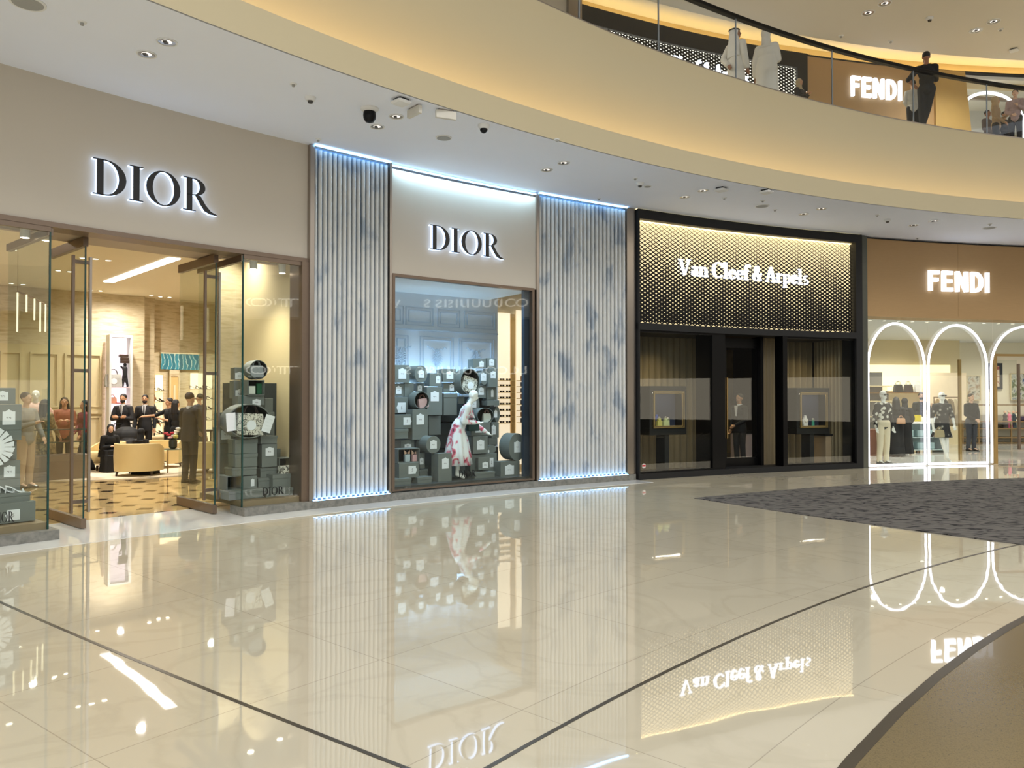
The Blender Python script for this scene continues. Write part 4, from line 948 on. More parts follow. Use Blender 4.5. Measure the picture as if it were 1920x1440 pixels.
# ---- right vitrine
def v1(t): return (280+t[0]/4.5, 700+t[1]/4.5, 280+t[2]/4.5, 700+t[3]/4.5)
V = [
('O',(840,-110,1000,50),.55,.25,'open round box on top of the vitrine stack with a small quilted bag',None,0),
('H',(828,56,975,186),.5,.28,'open square box with green packets under the top round box in the vitrine',None,0),
('F',(745,190,972,268),.55,.35,'gift box with white label between the open square box and the big round box',(870,222,940,272),0),
('F',(975,212,1046,325),.75,.3,'plain gift box at the upper right of the vitrine stack',None,0),
('F',(985,327,1060,525),.7,.35,'tall plain gift box right of the big open round box in the vitrine',None,0),
('O',(655,258,1035,548),.3,.3,'big open round box presenting a large patterned tote bag in the vitrine',None,0),
('T',(938,528,1087,592),.45,.4,'flat lidded box on the tall labelled box in the vitrine',None,0),
('F',(950,594,1083,790),.47,.4,'tall labelled gift box at the right half of the vitrine stack',(982,628,1050,698),0),
('F',(1083,636,1112,708),.8,.2,'sliver of a gift box sticking out behind the tall labelled one in the vitrine',None,0),
('T',(725,555,921,675),.42,.45,'upper lidded box under the big open round box in the vitrine',None,0),
('T',(725,677,921,790),.42,.45,'second lidded box under the big open round box in the vitrine',None,0),
('T',(700,795,915,862),.4,.45,'flat wide lidded box low in the middle of the vitrine',None,0),
('F',(795,866,915,972),.38,.4,'square gift box with narrow label near the vitrine corner',(860,895,890,955),0),
('H',(655,866,793,985),.42,.4,'dark open box at the vitrine corner, lowest left',None,0),
('T',(938,795,1086,880),.5,.4,'lidded box left of the box with the patterned tin',None,0),
('T',(920,882,1040,966),.42,.4,'lower lidded box beside the large vertical one on the right of the vitrine',None,0),
('T',(1042,850,1228,966),.3,.45,'large lidded box at the right end of the vitrine, patterned tin on top',None,0),
('H',(1095,712,1230,846),.5,.25,'raised open box behind the patterned tin at the right end of the vitrine',None,0),
('T',(986,972,1240,1060),.2,.45,'flat wide box on the vitrine floor at right',None,0),
('T',(672,988,982,1060),.2,.5,'flat wide box on the vitrine floor at left',None,0),
('F',(720,-50,802,56),.9,.3,'upper labelled gift box seen through the side pane of the vitrine',(722,-5,795,52),0),
('F',(712,60,812,216),.9,.3,'second labelled gift box seen through the side pane of the vitrine',(725,140,802,213),0),
('F',(590,330,660,450),1.0,.35,'gift box with label seen through the vitrine side pane at mid height',(622,342,660,405),0),
('F',(585,452,722,590),.85,.4,'gift box with big label seen through the vitrine side pane below the round box',(608,478,690,558),0),
('F',(585,592,700,900),.9,.4,'tall dark gift box seen through the vitrine side pane',None,0)]
for k, r, n, d, lab, tg, rot in V:
    d = d*.6 if k in 'FT' else d*.9
    r = (min(r[0], 1216), r[1], min(r[2], 1222), r[3]); gbox(k, *v1(r), n, d, lab, v1(tg) if tg else None, 0, rot)
mb = MB(F); mb.box(S(430,1.2), S(520,1.2), 1.05, 1.45, .2, 1.9); struct(mb.build('trim_41', pm('dark_riser', (58,64,66), .7)))
handbag('large white tote bag with black floral pattern in the big open round vitrine box', inbox(280+842/4.5, 700+520/4.5, .36) @ Matrix.Rotation(.06, 4, 'Y'), .42, .32, .12, M_pat, pm('dark_brown_handle', (50,36,30), .5), charm=True)
handbag('small quilted grey handbag in the top round box of the vitrine', inbox(280+900/4.5, 700+38/4.5, .62), .22, .19, .09, M_grey)
for i, (a, b, c, l) in enumerate(((655, 352, 480, 'left'), (965, 360, 500, 'right'))):
    mb = MB(); 
    for k in range(5): mb.box(-.07, .07, -.02-.004*k, -.016-.004*k, -.12+.05*k, -.06+.05*k)
    tag(mb.build('paper_ruffle', M_card, mw=inbox(280+(a+30)/4.5, 700+(b+c)/9, .27) @ Matrix.Rotation(-.1 if i == 0 else .3, 4, 'Y')), 'white folded paper ruffle at the %s side of the big open round box' % l, 'paper')
root = thing('patterned_tin', 'small rectangular tin with dark pattern at the right end of the vitrine', 'tin', inbox(280+1165/4.5, 700+848/4.5, .4)); mb = MB(); mb.box(-.13, .13, -.05, .05, .005, .13); mb.build('tin', M_pat, root, bevel=.005)
for a, b, g in ((860, 150, (222,226,214)), (930, 170, (28,92,58))):
    root = thing('paper_packet', 'small %s packet inside the open square box' % ('white' if g[0] > 100 else 'dark green'), 'packet', inbox(280+a/4.5, 700+180/4.5, .6)); mb = MB(); mb.box(-.05, .05, -.03, .03, .012, .13 if g[0] > 100 else .17); mb.build('packet', pm('packet%d' % g[0], g, .6), root)
# ---- left vitrine
def v0(t): return (t[0]/4.5, 700+t[1]/4.5, t[2]/4.5, 700+t[3]/4.5)
L0 = [
('F',(-90,122,135,260),.5,.4,'labelled gift box on top of the stack in the left vitrine',(-25,155,68,232),0),
('F',(-90,262,188,480),.45,.45,'large gift box with a big square label, second from the top in the left vitrine',(22,318,131,438),0),
('F',(-90,482,188,567),.45,.4,'flat plain gift box above the pleated round box in the left vitrine',None,0),
('F',(-90,570,150,734),.55,.4,'gift box behind the white pleated paper in the left vitrine',(20,600,108,706),0),
('F',(-90,738,180,890),.45,.4,'labelled gift box under the pleated round box in the left vitrine',(38,787,134,880),0),
('F',(-90,892,182,1012),.45,.4,'plain gift box behind the white shoes in the left vitrine',(-30,960,10,1030),0),
('T',(-90,1016,272,1100),.25,.4,'lidded box carrying the pair of white shoes in the left vitrine',None,0),
('F',(-90,1092,312,1262),.2,.45,'wide gift box with sideways label on the left vitrine floor',(68,1150,177,1240),PI/2)]
for k, r, n, d, lab, tg, rot in L0: gbox(k, *v0(r), n, d, lab, v0(tg) if tg else None, 0, rot)
mb = MB()
for k in range(12):
    a = -1.9+k*.32; mb.prism([(math.cos(a)*.13, math.sin(a)*.13), (math.cos(a+.26)*.13, math.sin(a+.26)*.13), (math.cos(a+.24)*.24, math.sin(a+.24)*.24), (math.cos(a)*.23, math.sin(a)*.23)], -.02-.004*(k % 2), -.012)
mb.ylathe([(.135, -.03), (.135, -.01)], 0, 0, 24)
tag(mb.build('paper_rosette', M_card, mw=inbox(-16, 700+625/4.5, .36)), 'white pleated paper rosette cut by the left edge in the left vitrine', 'paper')
def shoe(mw, label, mat, group=None, k=1.0):
    root = thing('high_heel_shoe', label, 'shoe', mw, group); mb = MB()
    mb.loft([[(x+c*w_, y, z+q) for c, q in ((-1,0),(1,0),(.8,.012),(-.8,.012))] for x, y, z, w_ in ((0,-.12,0,.02),(0,-.07,0,.038),(0,.0,.02,.03),(0,.07,.07,.026),(0,.12,.085,.026))]); mb.build('sole', mat, root, smooth='auto')
    mb = MB(); mb.tube([(0,.11,.085),(0,.12,.0)], [.012,.005], 8); mb.build('heel', mat, root)
    mb = MB(); mb.tube([(.03*math.cos(t), -.05+.01*math.sin(t), .012+.035*math.sin(t)) for t in [PI*i/8 for i in range(9)]], .008, 6); mb.build('strap', mat, root)
    if k != 1: root.matrix_world = root.matrix_world @ Matrix.Scale(k, 4)
    return root
shoe(inbox(18, 700+1014/4.5, .4) @ Matrix.Rotation(1.2, 4, 'Z'), 'left white strappy high-heeled shoe on the lidded box in the left vitrine', M_card, None, 1.1)
shoe(inbox(36, 700+1014/4.5, .34) @ Matrix.Rotation(1.4, 4, 'Z'), 'right white strappy high-heeled shoe on the lidded box in the left vitrine', M_card, None, 1.1)
# small black lettering on the glass of the three windows and the track lamps inside
psign('window_lettering', 'small black serif letters at the foot of the right vitrine pane', 'DIOR', g_serif, .17, .04, 493, 534, .255, .12, -.002, .003, [M_lett], gap=.07)
psign('window_lettering', 'small black serif letters at the foot of the left vitrine pane', 'DIOR', g_serif, .17, .04, -12, 29, .255, .12, -.002, .003, [M_lett], gap=.07)
psign('window_lettering', 'faint small black serif letters at the foot of the display window', 'DIOR', g_serif, .17, .04, 860, 893, .28, .12, -.022, .003, [M_lett], gap=.07)
for px, py, lab in ((474, 492, 'white cylinder lamp hanging at the top left of the right vitrine'), (528, 500, 'white cylinder lamp hanging at the top right of the right vitrine'), (44, 430, 'white cylinder lamp hanging at the top of the left vitrine')):
    n = .5; p = FM(S(px, n), n, Zf(px, py, n)); root = thing('spot_lamp', lab, 'lamp', p); mb = MB(); mb.lathe([(.055,-.1),(.055,.1)], seg=20); mb.build('lamp_body', M_white, root, smooth='auto')
    mb = MB(); mb.lathe([(.045,-.103),(.045,-.101)], seg=20); mb.build('lamp_lens', M_downl, root)
    mb = MB(); mb.lathe([(.012,.1),(.012, max(.12, ZH+.3-Zf(px, py, n)))], seg=8); mb.build('stem', M_white, root)
# ================================================================ PEOPLE
def remeshed(name, mb, mat, parent, vox=.011, sm=4):
    bmesh.ops.recalc_face_normals(mb.b, faces=mb.b.faces)
    me = bpy.data.meshes.new(name); mb.b.to_mesh(me); mb.b.free()
    t = bpy.data.objects.new('tmp', me); COL.objects.link(t)
    r = t.modifiers.new('r', 'REMESH'); r.mode = 'VOXEL'; r.voxel_size = vox
    s = t.modifiers.new('s', 'SMOOTH'); s.iterations = sm; s.factor = .5
    dg = bpy.context.evaluated_depsgraph_get(); me2 = bpy.data.meshes.new_from_object(t.evaluated_get(dg))
    bpy.data.objects.remove(t); me2.name = name; me2.materials.clear(); me2.materials.append(mat)
    for p in me2.polygons: p.use_smooth = True
    o = bpy.data.objects.new(name, me2); COL.objects.link(o); o.parent = parent; return o
ARMS = { # elbow, wrist for the +x arm
 'down': ((.235,.03,1.13), (.245,-.04,.88)), 'crossed': ((.24,-.05,1.13), (-.03,-.20,1.17)), 'phone': ((.22,-.03,1.12), (.09,-.26,1.20)),
 'hip': ((.36,.06,1.16), (.20,.0,1.0)), 'point': ((.34,-.2,1.28), (.36,-.48,1.26)), 'front': ((.22,-.02,1.12), (.05,-.2,.98)),
 'rail': ((.30,-.16,1.2), (.28,-.38,1.22)), 'wave': ((.25,-.08,1.12), (.24,-.22,1.3)), 'back': ((.25,.10,1.15), (.08,.17,.96)), 'reach': ((.26,-.22,1.15),(.22,-.5,1.1)),
 'low': ((.23,-.05,1.12), (.20,-.18,.93)), 'chin': ((.2,-.12,1.16),(.06,-.2,1.46))}
LEGS = {'stand': (((.095,.0,.5), (.10,.03,.09)), ((.095,.0,.5), (.10,.03,.09))),
 'stride': (((.095,-.12,.5), (.10,-.12,.09)), ((.095,.06,.5), (.10,.26,.14))),
 'cross': (((.095,.0,.5), (.09,.02,.09)), ((.02,-.06,.5), (-.10,-.04,.09))),
 'sit': (((.11,-.42,.98), (.12,-.44,.5)), ((.11,-.42,.98), (.12,-.40,.5)))}
SKIN = {'light': (224,182,152), 'mid': (196,148,112), 'dark': (150,104,76), 'mannequin': (236,234,226)}
V3 = Vector
def person(label, pos, yaw, H=1.75, skin='mid', top=None, bottom=None, hair=None, arms=('down','down'), legs='stand', lean=0, face=True, name='person', cat='person',
           robe=None, scarf=None, shoes=None, long_hair=False, beard=False, tie=False, shirt=None, vox=.010, seat=.46, girth=1.0, skirt=None, neckline=1.44, sleeve=1.0, agal=False, turn=0, bag=None, group=None):
    k = H/1.753
    root = thing(name, label, cat, T(pos[0], pos[1], pos[2], yaw) @ Matrix.Scale(k, 4), group)
    sit = legs == 'sit'; dz = (seat/k-.46+.52-.95) if sit else 0
    ca, sa = math.cos(lean), math.sin(lean)
    def U(*p):       # upper body: leans forward about the hips and drops when seated
        p = p[0] if len(p) == 1 else p; x, y, z = p; y, z = y, z-.95; return V3((x, y*ca-z*sa, .95+z*ca+y*sa+dz))
    ct, st_ = math.cos(turn), math.sin(turn)
    def Hd(p):
        x, y, z = p; return U((x*ct-y*st_, x*st_+y*ct, z))
    def ellU(mb, c, r, f=U, seg=14, rings=9):
        rs = []
        for j in range(1, rings):
            p = PI*j/rings-PI/2
            rs.append([f((c[0]+r[0]*math.cos(p)*math.cos(2*PI*i/seg), c[1]+r[1]*math.cos(p)*math.sin(2*PI*i/seg), c[2]+r[2]*math.sin(p))) for i in range(seg)])
        mb.loft(rs)
    L = LEGS[legs]
    def leg_pts(sd, i):
        kn, an = L[i]; d = dz if sit else 0
        return (sd*.09, .01, .92+dz), (sd*kn[0], kn[1], kn[2]+d if sit else kn[2]), (sd*an[0], an[1], (an[2]+d if sit else an[2]) if not sit else .09)
    def arm_pts(sd, a):
        e, w = ARMS[a]; return U((sd*.175, .01, 1.40)), U((sd*e[0], e[1], e[2])), U((sd*w[0], w[1], w[2]))
    def torso(mb, g):
        ellU(mb, (0,.005,1.3), ((.160+g)*girth, .105+g, .165+g)); ellU(mb, (0,0,1.12), ((.140+g)*girth, .098+g, .17)); ellU(mb, (0,.01,.95), ((.155+g)*girth, .112+g, .12+g))
        mb.cap(U((-.155,.01,1.40)), .058+g, U((.155,.01,1.40)), .058+g); mb.cap(U((-.06,.012,1.43)), .05+g*.5, U((.06,.012,1.43)), .05+g*.5)
    # body: one continuous surface with head, hands, fingers
    mb = MB(); torso(mb, 0)
    mb.cap(U((0,.015,1.42)), .056, Hd((0,.0,1.56)), .05)
    ellU(mb, (0,.008,1.658), (.074,.092,.096), Hd); ellU(mb, (0,-.032,1.59), (.052,.056,.056), Hd); ellU(mb, (0,-.09,1.632), (.013,.022,.026), Hd, 8, 6)
    for sd in (-1, 1): ellU(mb, (sd*.075,.01,1.635), (.010,.018,.03), Hd, 8, 6)
    for i, sd in enumerate((1, -1)):
        a, e, w = arm_pts(sd, arms[i]); mb.cap(a, .052, e, .04); mb.cap(e, .04, w, .028)
        d = (Vector(w)-Vector(e)).normalized(); lat = d.cross(Vector((0,1,0)) if abs(d.y) < .8 else Vector((0,0,1))).normalized()*-sd
        nrm = d.cross(lat).normalized(); W_ = Vector(w)
        if nrm.x*sd > 0: nrm = -nrm
        mb.cap(W_+d*.015, .028, W_+d*.07, .03)
        for f in range(4):
            b = W_+d*.085+lat*(f-1.5)*-.019; ln = (.034,.04,.037,.028)[f]; m_ = b+d*ln+nrm*.006; t_ = m_+d*ln*.6+nrm*.02
            mb.cap(b, .0098, m_, .009, 6); mb.cap(m_, .009, t_, .0078, 6)
        b = W_+d*.035+lat*.03; mb.cap(b, .012, b+d*.035+lat*.022, .0105, 6); mb.cap(b+d*.035+lat*.022, .0105, b+d*.06+lat*.024, .009, 6)
        h, kn, an = leg_pts(sd, i); mb.cap(h, .085, kn, .055); mb.cap(kn, .055, an, .038); mb.cap(an, .036, (an[0], an[1]-.13, .035), .03)
    mat = pm('skin_'+skin, SKIN[skin], .5, var=.03); remeshed('body', mb, mat, root, min(vox, .010), 3)
    if face and skin != 'mannequin':
        for sd in (-1, 1): m = MB(); ellU(m, (sd*.029,-.078,1.655), (.011,.008,.006), Hd, 8, 5); m.build('eye', pm('eye_dark', (26,20,18), .3), root, smooth=True)
        m = MB(); ellU(m, (0,-.085,1.585), (.022,.006,.006), Hd, 8, 5); m.build('mouth', pm('lips', (150,80,76), .5), root, smooth=True)
    if beard: m = MB(); ellU(m, (0,-.03,1.578), (.058,.062,.052), Hd); ellU(m, (0,-.084,1.602), (.024,.010,.007), Hd, 8, 5); m.build('beard', pm('hair_black', (22,18,16), .7), root, smooth=True)
    if hair:
        m = MB(); ellU(m, (0,.022,1.682), (.084,.094,.086), Hd)
        if long_hair: m.cap(Hd((0,.06,1.65)), .08, U((0,.09,1.40)), .075); m.cap(Hd((-.05,.05,1.65)), .05, U((-.08,.07,1.38)), .045); m.cap(Hd((.05,.05,1.65)), .05, U((.08,.07,1.38)), .045)
        remeshed('hair', m, pm('hair_%d_%d' % hair[:2], hair, .6, var=.3, scale=30), root, .012, 2)
    if scarf:       # headscarf falling on the shoulders
        m = MB(); ellU(m, (0,.035,1.668), (.096,.105,.112), Hd); m.cap(Hd((0,.03,1.60)), .085, U((0,.03,1.45)), .10)
        ellU(m, (0,.02,1.40), (.17,.115,.06))
        if agal: m.loft([[U((x*wd, y+.02, z)) for x, y in ((-1,.06),(-.5,.0),(.5,0),(1,.06),(.8,.12),(-.8,.12))] for wd, z in ((.09,1.6),(.14,1.35),(.16,1.12))])
        remeshed('headscarf', m, pm('scarf_%d_%d' % scarf[:2], scarf, .7), root, .012, 3)
        if agal:
            m = MB(); m.tube([Hd((.098*math.cos(t), .035+.107*math.sin(t), 1.715)) for t in [2*PI*i/20 for i in range(21)]], .012, 8); m.build('head_cord', M_lett, root, smooth=True)
    if top:
        mt = top; m = MB(); torso(m, .014); 
        if not skirt and name != 'mannequin': ellU(m, (0,.01,.90), ((.168)*girth,.128,.13))
        if shirt: m.loft([[U((a_*math.cos(t), b_*math.sin(t)+.01, z)) for t in [2*PI*i/20 for i in range(20)]] for z, a_, b_ in ((.80,.185,.135),(.95,.18,.13),(1.12,.155,.115),(1.3,.17,.115))])
        for i, sd in enumerate((1, -1)):
            a, e, w = arm_pts(sd, arms[i]); m.cap(a, .068, e, .056)
            if sleeve > .6: m.cap(e, .056, Vector(e)+(Vector(w)-Vector(e))*.94, .042)
        remeshed('jacket' if shirt else 'top', m, mt, root, vox+.002, 3)
        if shirt:
            m = MB(U); m.prism([(-.045,1.46),(.045,1.46),(.012,1.2),(-.012,1.2)], -.128, -.11); m.build('shirt_front', pm('shirt_w', shirt, .6), root)
            m = MB(U); m.loft([[( .062*math.cos(t), .012+.062*math.sin(t), z) for t in [2*PI*i/14 for i in range(14)]] for z in (1.44, 1.50)]); m.build('collar', pm('shirt_w', shirt, .6), root, smooth='auto')
        if tie: m = MB(U); m.prism([(-.012,1.46),(.012,1.46),(.018,1.22),(0,1.19),(-.018,1.22)], -.134, -.126); m.build('tie', M_lett, root)
    if bottom:
        m = MB(); ellU(m, (0,.01,.95), ((.16)*girth,.12,.10)) if name != 'mannequin' else ellU(m, (0,.01,.97), (.180,.148,.13))
        for i, sd in enumerate((1, -1)): h, kn, an = leg_pts(sd, i); m.cap(h, .1, kn, .074); m.cap(kn, .074, (an[0], an[1], an[2]), .062)
        remeshed('trousers', m, bottom, root, vox+.003, 3)
    if skirt:       # (material, hem z, hem half width)
        m = MB(); mt, hz, hw = skirt; rr = []
        for z, r_ in ((1.12,.135),(.98,.17),(.75,.17+(hw-.17)*.4),((hz+.75)/2,.17+(hw-.17)*.75),(hz,hw)):
            rr.append([(lambda q: (q[0], q[1], z) if z < .9 else U((q[0], q[1], z)))((r_*(1+.10*math.cos(9*t)*(z < .9))*math.cos(t), r_*.8*(1+.10*math.cos(9*t)*(z < .9))*math.sin(t)+.02)) for t in [2*PI*i/40 for i in range(40)]])
        m.loft(rr); m.build('skirt', mt, root, smooth=True)
    if robe:        # long robe to the ankles
        mt = robe; m = MB(); torso(m, .018)
        if sit:
            m.loft([[(x*.25, y, z+dz) for x, z in ((-1,.86),(1,.86),(.9,1.06),(-.9,1.06))] for y in (.12, -.3, -.5)]); m.loft([[(x*.27*q, y-.36, z) for x, y in ((-1,-.16),(-.6,-.2),(.6,-.2),(1,-.16),(1,.3),(-1,.3))] for z, q in ((.03, 1.12), (.25, 1.0), (.5+(dz+.43), .95))])
        else:
            rr = []
            for z, a_, b_ in ((1.2,.16,.11),(.95,.19,.14),(.6,.2,.16),(.3,.22,.19),(.04,.25,.22)):
                rr.append([(a_*girth*(1+(.05*math.cos(7*t) if z < .9 else 0))*math.cos(t), (b_)*math.sin(t)+.01, z) if z < .9 else U((a_*girth*math.cos(t), b_*math.sin(t)+.01, z)) for t in [2*PI*i/28 for i in range(28)]])
            m.loft(rr)
        for i, sd in enumerate((1, -1)): a, e, w = arm_pts(sd, arms[i]); m.cap(a, .072, e, .066); m.cap(e, .066, Vector(e)+(Vector(w)-Vector(e))*.95, .06)
        remeshed('robe', m, mt, root, vox+.003, 3)
    if shoes:
        for i, sd in enumerate((1, -1)):
            h, kn, an = leg_pts(sd, i); m = MB(); zz = an[2]-.05
            m.loft([[(an[0]+c*w_, an[1]+y, zz+z) for c, z in ((-1,-.04),(1,-.04),(.9,h_),(0,h_+.015),(-.9,h_))] for y, w_, h_ in ((.06,.035,.03),(.0,.042,.05),(-.1,.045,.015),(-.19,.03,-.01))]); m.build('shoe', shoes, root, smooth='auto')
    return root
def at(px, Y, z=0.0): return Vector(((px-960)/FPX*Y, Y, z))
K_black = pm('black_suit', (24,24,28), .7, var=.1); K_abaya = pm('black_abaya', (14,14,16), .75); K_grey = pm('grey_suit', (58,60,66), .7)
K_white = pm('white_cotton', (222,218,208), .7, var=.03); K_shoe = pm('black_leather', (16,14,14), .3)
BLK = (24,20,18)
# shop on the left
person('bearded man in black suit and tie with crossed arms before the white niche', at(231, 19.3), .1, 1.74, 'mid', K_black, K_black, BLK, ('crossed','crossed'), shirt=(226,226,228), tie=True, beard=True, shoes=K_shoe)
person('bearded man in black suit and tie standing by the stone pillar, arms at his sides', at(272, 20.0), .25, 1.72, 'mid', K_black, K_black, BLK, ('down','down'), shirt=(226,226,228), tie=True, beard=True, shoes=K_shoe)
person('woman with dark hair in a black sleeveless top pointing left', at(317, 19.6), -.7, 1.64, 'mid', K_abaya, K_abaya, (30,24,20), ('phone','point'), sleeve=.5, shoes=K_shoe)
person('woman seen from behind with black hair and dark clothes next to the pointing woman', at(331, 19.1), 2.6, 1.60, 'mid', K_abaya, K_abaya, (22,16,14), ('down','front'), long_hair=True, shoes=K_shoe)
person('balding man in dark suit seen from behind, standing at the open glass door', at(357, 15.0), 2.75, 1.76, 'light', K_black, K_black, (60,44,36), ('front','low'), shirt=(226,226,228), shoes=K_shoe, face=False, legs='stand')
person('dark haired man half hidden behind the pillar near the shoe shelves', at(286, 22.5), 1.9, 1.75, 'mid', K_black, K_black, BLK, ('phone','low'), shoes=K_shoe)
person('man in grey jacket looking down by the shoe shelves behind the glass door', at(374, 20.6), -1.9, 1.75, 'mid', K_grey, K_black, BLK, ('phone','phone'), shoes=K_shoe)
person('seated woman in black abaya and headscarf holding a phone', at(205, 17.2), .9, 1.42, 'light', None, None, None, ('phone','phone'), 'sit', .15, robe=K_abaya, scarf=(14,14,17), turn=-.3, seat=.36)
person('woman in black headscarf seen from behind in the cream tub chair', at(262, 16.3), 3.0, 1.34, 'light', None, None, None, ('front','front'), 'sit', .15, robe=K_abaya, scarf=(14,14,17), face=False, seat=.34)
person('man in light grey shirt and beige trousers behind the left vitrine glass', at(50, 14.2), 1.4, 1.76, 'light', pm('light_grey_shirt', (150,146,140), .7), pm('beige_trousers', (190,160,124), .7), (60,50,44), ('low','phone'), shoes=K_shoe)
person('woman in a long gold patterned dress seen from behind through the side glass', at(86, 16.2), 2.7, 1.62, 'mid', ramp_mat('gold_pattern', [(.4,(96,80,50)),(.6,(170,150,104))], 'NOISE', 18), None, (30,24,20), ('low','low'), skirt=(MATS['gold_pattern'],.12,.30), long_hair=True, face=False)
person('woman with long black hair and orange sleeves behind the left glass door', at(121, 17.3), .5, 1.66, 'mid', pm('rust_sleeve', (150,84,56), .7), K_black, (20,16,14), ('phone','phone'), long_hair=True, shoes=K_shoe)
person('person in black with a red top half hidden behind the left door handle', at(158, 16.9), -.6, 1.6, 'mid', pm('dark_red_top', (110,40,40), .7), K_black, (20,16,14), ('low','front'), long_hair=True, shoes=K_shoe, legs='stride')
person('white mannequin in a pale pink top behind the left vitrine', at(67, 17.0, .05), .5, 1.78, 'mannequin', pm('pale_pink_top', (226,186,172), .7), None, None, ('hip','hip'), name='mannequin', cat='mannequin', skirt=(pm('cream_skirt', (206,190,160), .7),.5,.25))
# window mannequin
M_flor = ramp_mat('floral_cotton', [(.33,(60,54,60)),(.38,(196,70,96)),(.45,(220,150,160)),(.50,(226,226,224)),(1,(232,232,230))], 'NOISE', 5.5, .7, 2, dist=.8)
wm = FM(S(860, .45), .45, .2)
person('white mannequin bending forward in a floral shirt dress among the boxes', (wm.translation.x, wm.translation.y, .2), math.atan2(wm[1][0], wm[0][0])+.95, 1.66, 'mannequin', M_flor, None, None, ('reach','phone'), lean=.42, name='mannequin', cat='mannequin', skirt=(M_flor,.27,.33), sleeve=.9, face=False)
# shop on the right
f1 = F(S(1656, .55), .55, 0); f2 = F(S(1766, .7), .7, 0)
M_polka = ramp_mat('black_shirt_white_flowers', [(.0,(226,222,210)),(.36,(214,210,196)),(.42,(40,36,36)),(1,(34,30,30))], 'VORONOI', 9.5, .7)
person('white mannequin in black floral shirt and cream trousers under the first neon arch', f1, .3, 1.83, 'mannequin', M_polka, pm('cream_trousers', (226,212,182), .7), None, ('down','down'), name='mannequin', cat='mannequin', shoes=K_shoe, face=False)
M_flor2 = ramp_mat('grey_floral_dress', [(.0,(206,202,190)),(.2,(150,146,134)),(.32,(52,50,50)),(1,(40,38,40))], 'VORONOI', 9, .7)
person('white mannequin in a short dark floral dress under the second neon arch', f2, .0, 1.80, 'mannequin', M_flor2, None, None, ('low','down'), name='mannequin', cat='mannequin', skirt=(M_flor2,.62,.24), sleeve=.5, face=False, legs='cross')
for p, yw, h, t in ((f1, .3, 1.83, 'first'), (f2, 0, 1.80, 'second')):
    g = thing('sunglasses', 'dark sunglasses on the %s mannequin' % ('mannequin in cream trousers; worn by the' if t == 'first' else 'mannequin in the short dress; worn by the'), 'sunglasses', T(p.x, p.y, 0, yw) @ Matrix.Translation((0,-.1*h/1.75, 1.655*h/1.753)))
    g['label'] = 'dark sunglasses on the mannequin in cream trousers' if t == 'first' else 'dark sunglasses on the mannequin in the short dress'
    for sx in (-1, 1): mb = MB(); mb.box(sx*.035-.03, sx*.035+.03, -.006, .004, -.02, .02); mb.build('lens', M_lett, g, bevel=.004); mb = MB(); mb.box(sx*.068-.003, sx*.068+.003, 0, .1, .005, .013); mb.build('temple', M_lett, g)
person('woman in black with long dark hair and crossed tan bag beside the cream-trousered mannequin', at(1680, 21.5), 2.7, 1.66, 'light', K_abaya, None, (22,18,16), ('low','front'), robe=K_abaya, long_hair=True, face=False)
person('woman in a black headscarf facing the counter in the right shop', at(1697, 22.2), 2.2, 1.62, 'light', None, None, None, ('front','front'), robe=K_abaya, scarf=(16,14,16), face=False)
person('bearded man in dark green pullover gesturing behind the white counter', at(1727, 24.2), -.3, 1.80, 'light', pm('dark_green_pullover', (34,40,38), .8), K_black, (60,50,44), ('wave','front'), beard=True, shoes=K_shoe)
person('man in a black shirt reading at the wall counter under the paintings', at(1821, 23.6), .2, 1.76, 'light', pm('black_shirt', (40,40,42), .8), K_grey, (50,42,38), ('front','front'), shoes=K_shoe)
# jewellery shop
jp = F(S(1386, 1.6), 1.6, 0)
person('man in a dark suit with white collar behind the black double doors', jp, -1.0, 1.75, 'mid', K_black, K_black, BLK, ('front','down'), shirt=(226,226,228), shoes=K_shoe)
# upper walkway
def up(px, Y): return at(px, Y, H2)
person('man in white robe and white headscarf with black cord walking on the upper level', up(1383, 15.65), 2.2, 1.72, 'dark', None, None, None, ('back','down'), robe=K_white, scarf=(226,224,218), agal=True, turn=-1.0)
person('larger man in white robe and headscarf standing at the balustrade, seen from behind', up(1441, 15.9), 2.5, 1.80, 'dark', None, None, None, ('down','phone'), robe=K_white, scarf=(216,212,202), girth=1.15, turn=-.2)
person('man in black t-shirt and trousers leaning on the balustrade with a hand on his hip', up(1742, 16.8), 2.75, 1.76, 'dark', pm('black_tshirt', (18,20,24), .8), pm('black_tshirt', (18,20,24), .8), BLK, ('hip','chin'), 'cross', .05, shoes=K_shoe, sleeve=.5, beard=True)
person('woman in beige headscarf looking at a phone on the upper level beside the tan panel', up(1503, 17.0), .6, 1.24, 'mid', pm('dark_brown_coat', (46,40,38), .8), K_black, None, ('phone','phone'), scarf=(176,156,120))
person('person in white shirt seen from behind, lower than the man in black beside him', up(1716, 17.3), 2.9, 1.32, 'light', K_white, K_black, BLK, ('front','front'), 'stand', face=False)
person('woman in a long beige headscarf at the right end of the upper level', up(1873, 18.7), .9, 1.5, 'mid', pm('tan_coat', (170,146,116), .8), K_black, None, ('phone','front'), scarf=(186,160,122), turn=.5)
person('dark haired person in a striped shirt left of the beige headscarf, upper level', up(1857, 19.2), .4, 1.36, 'dark', pm('striped_shirt', (110,100,96), .8), K_black, BLK, ('front','front'))
person('boy with dark hair in a pink patterned shirt at the far upper right', up(1909, 18.0), -.7, 1.4, 'light', pm('pink_pattern_shirt', (176,150,146), .8, var=.3, scale=20), K_black, BLK, ('phone','front'))
person('person in dark clothes and black cap between the beige headscarf and the boy', up(1889, 19.1), .2, 1.3, 'mid', K_black, K_black, BLK, ('phone','front'))
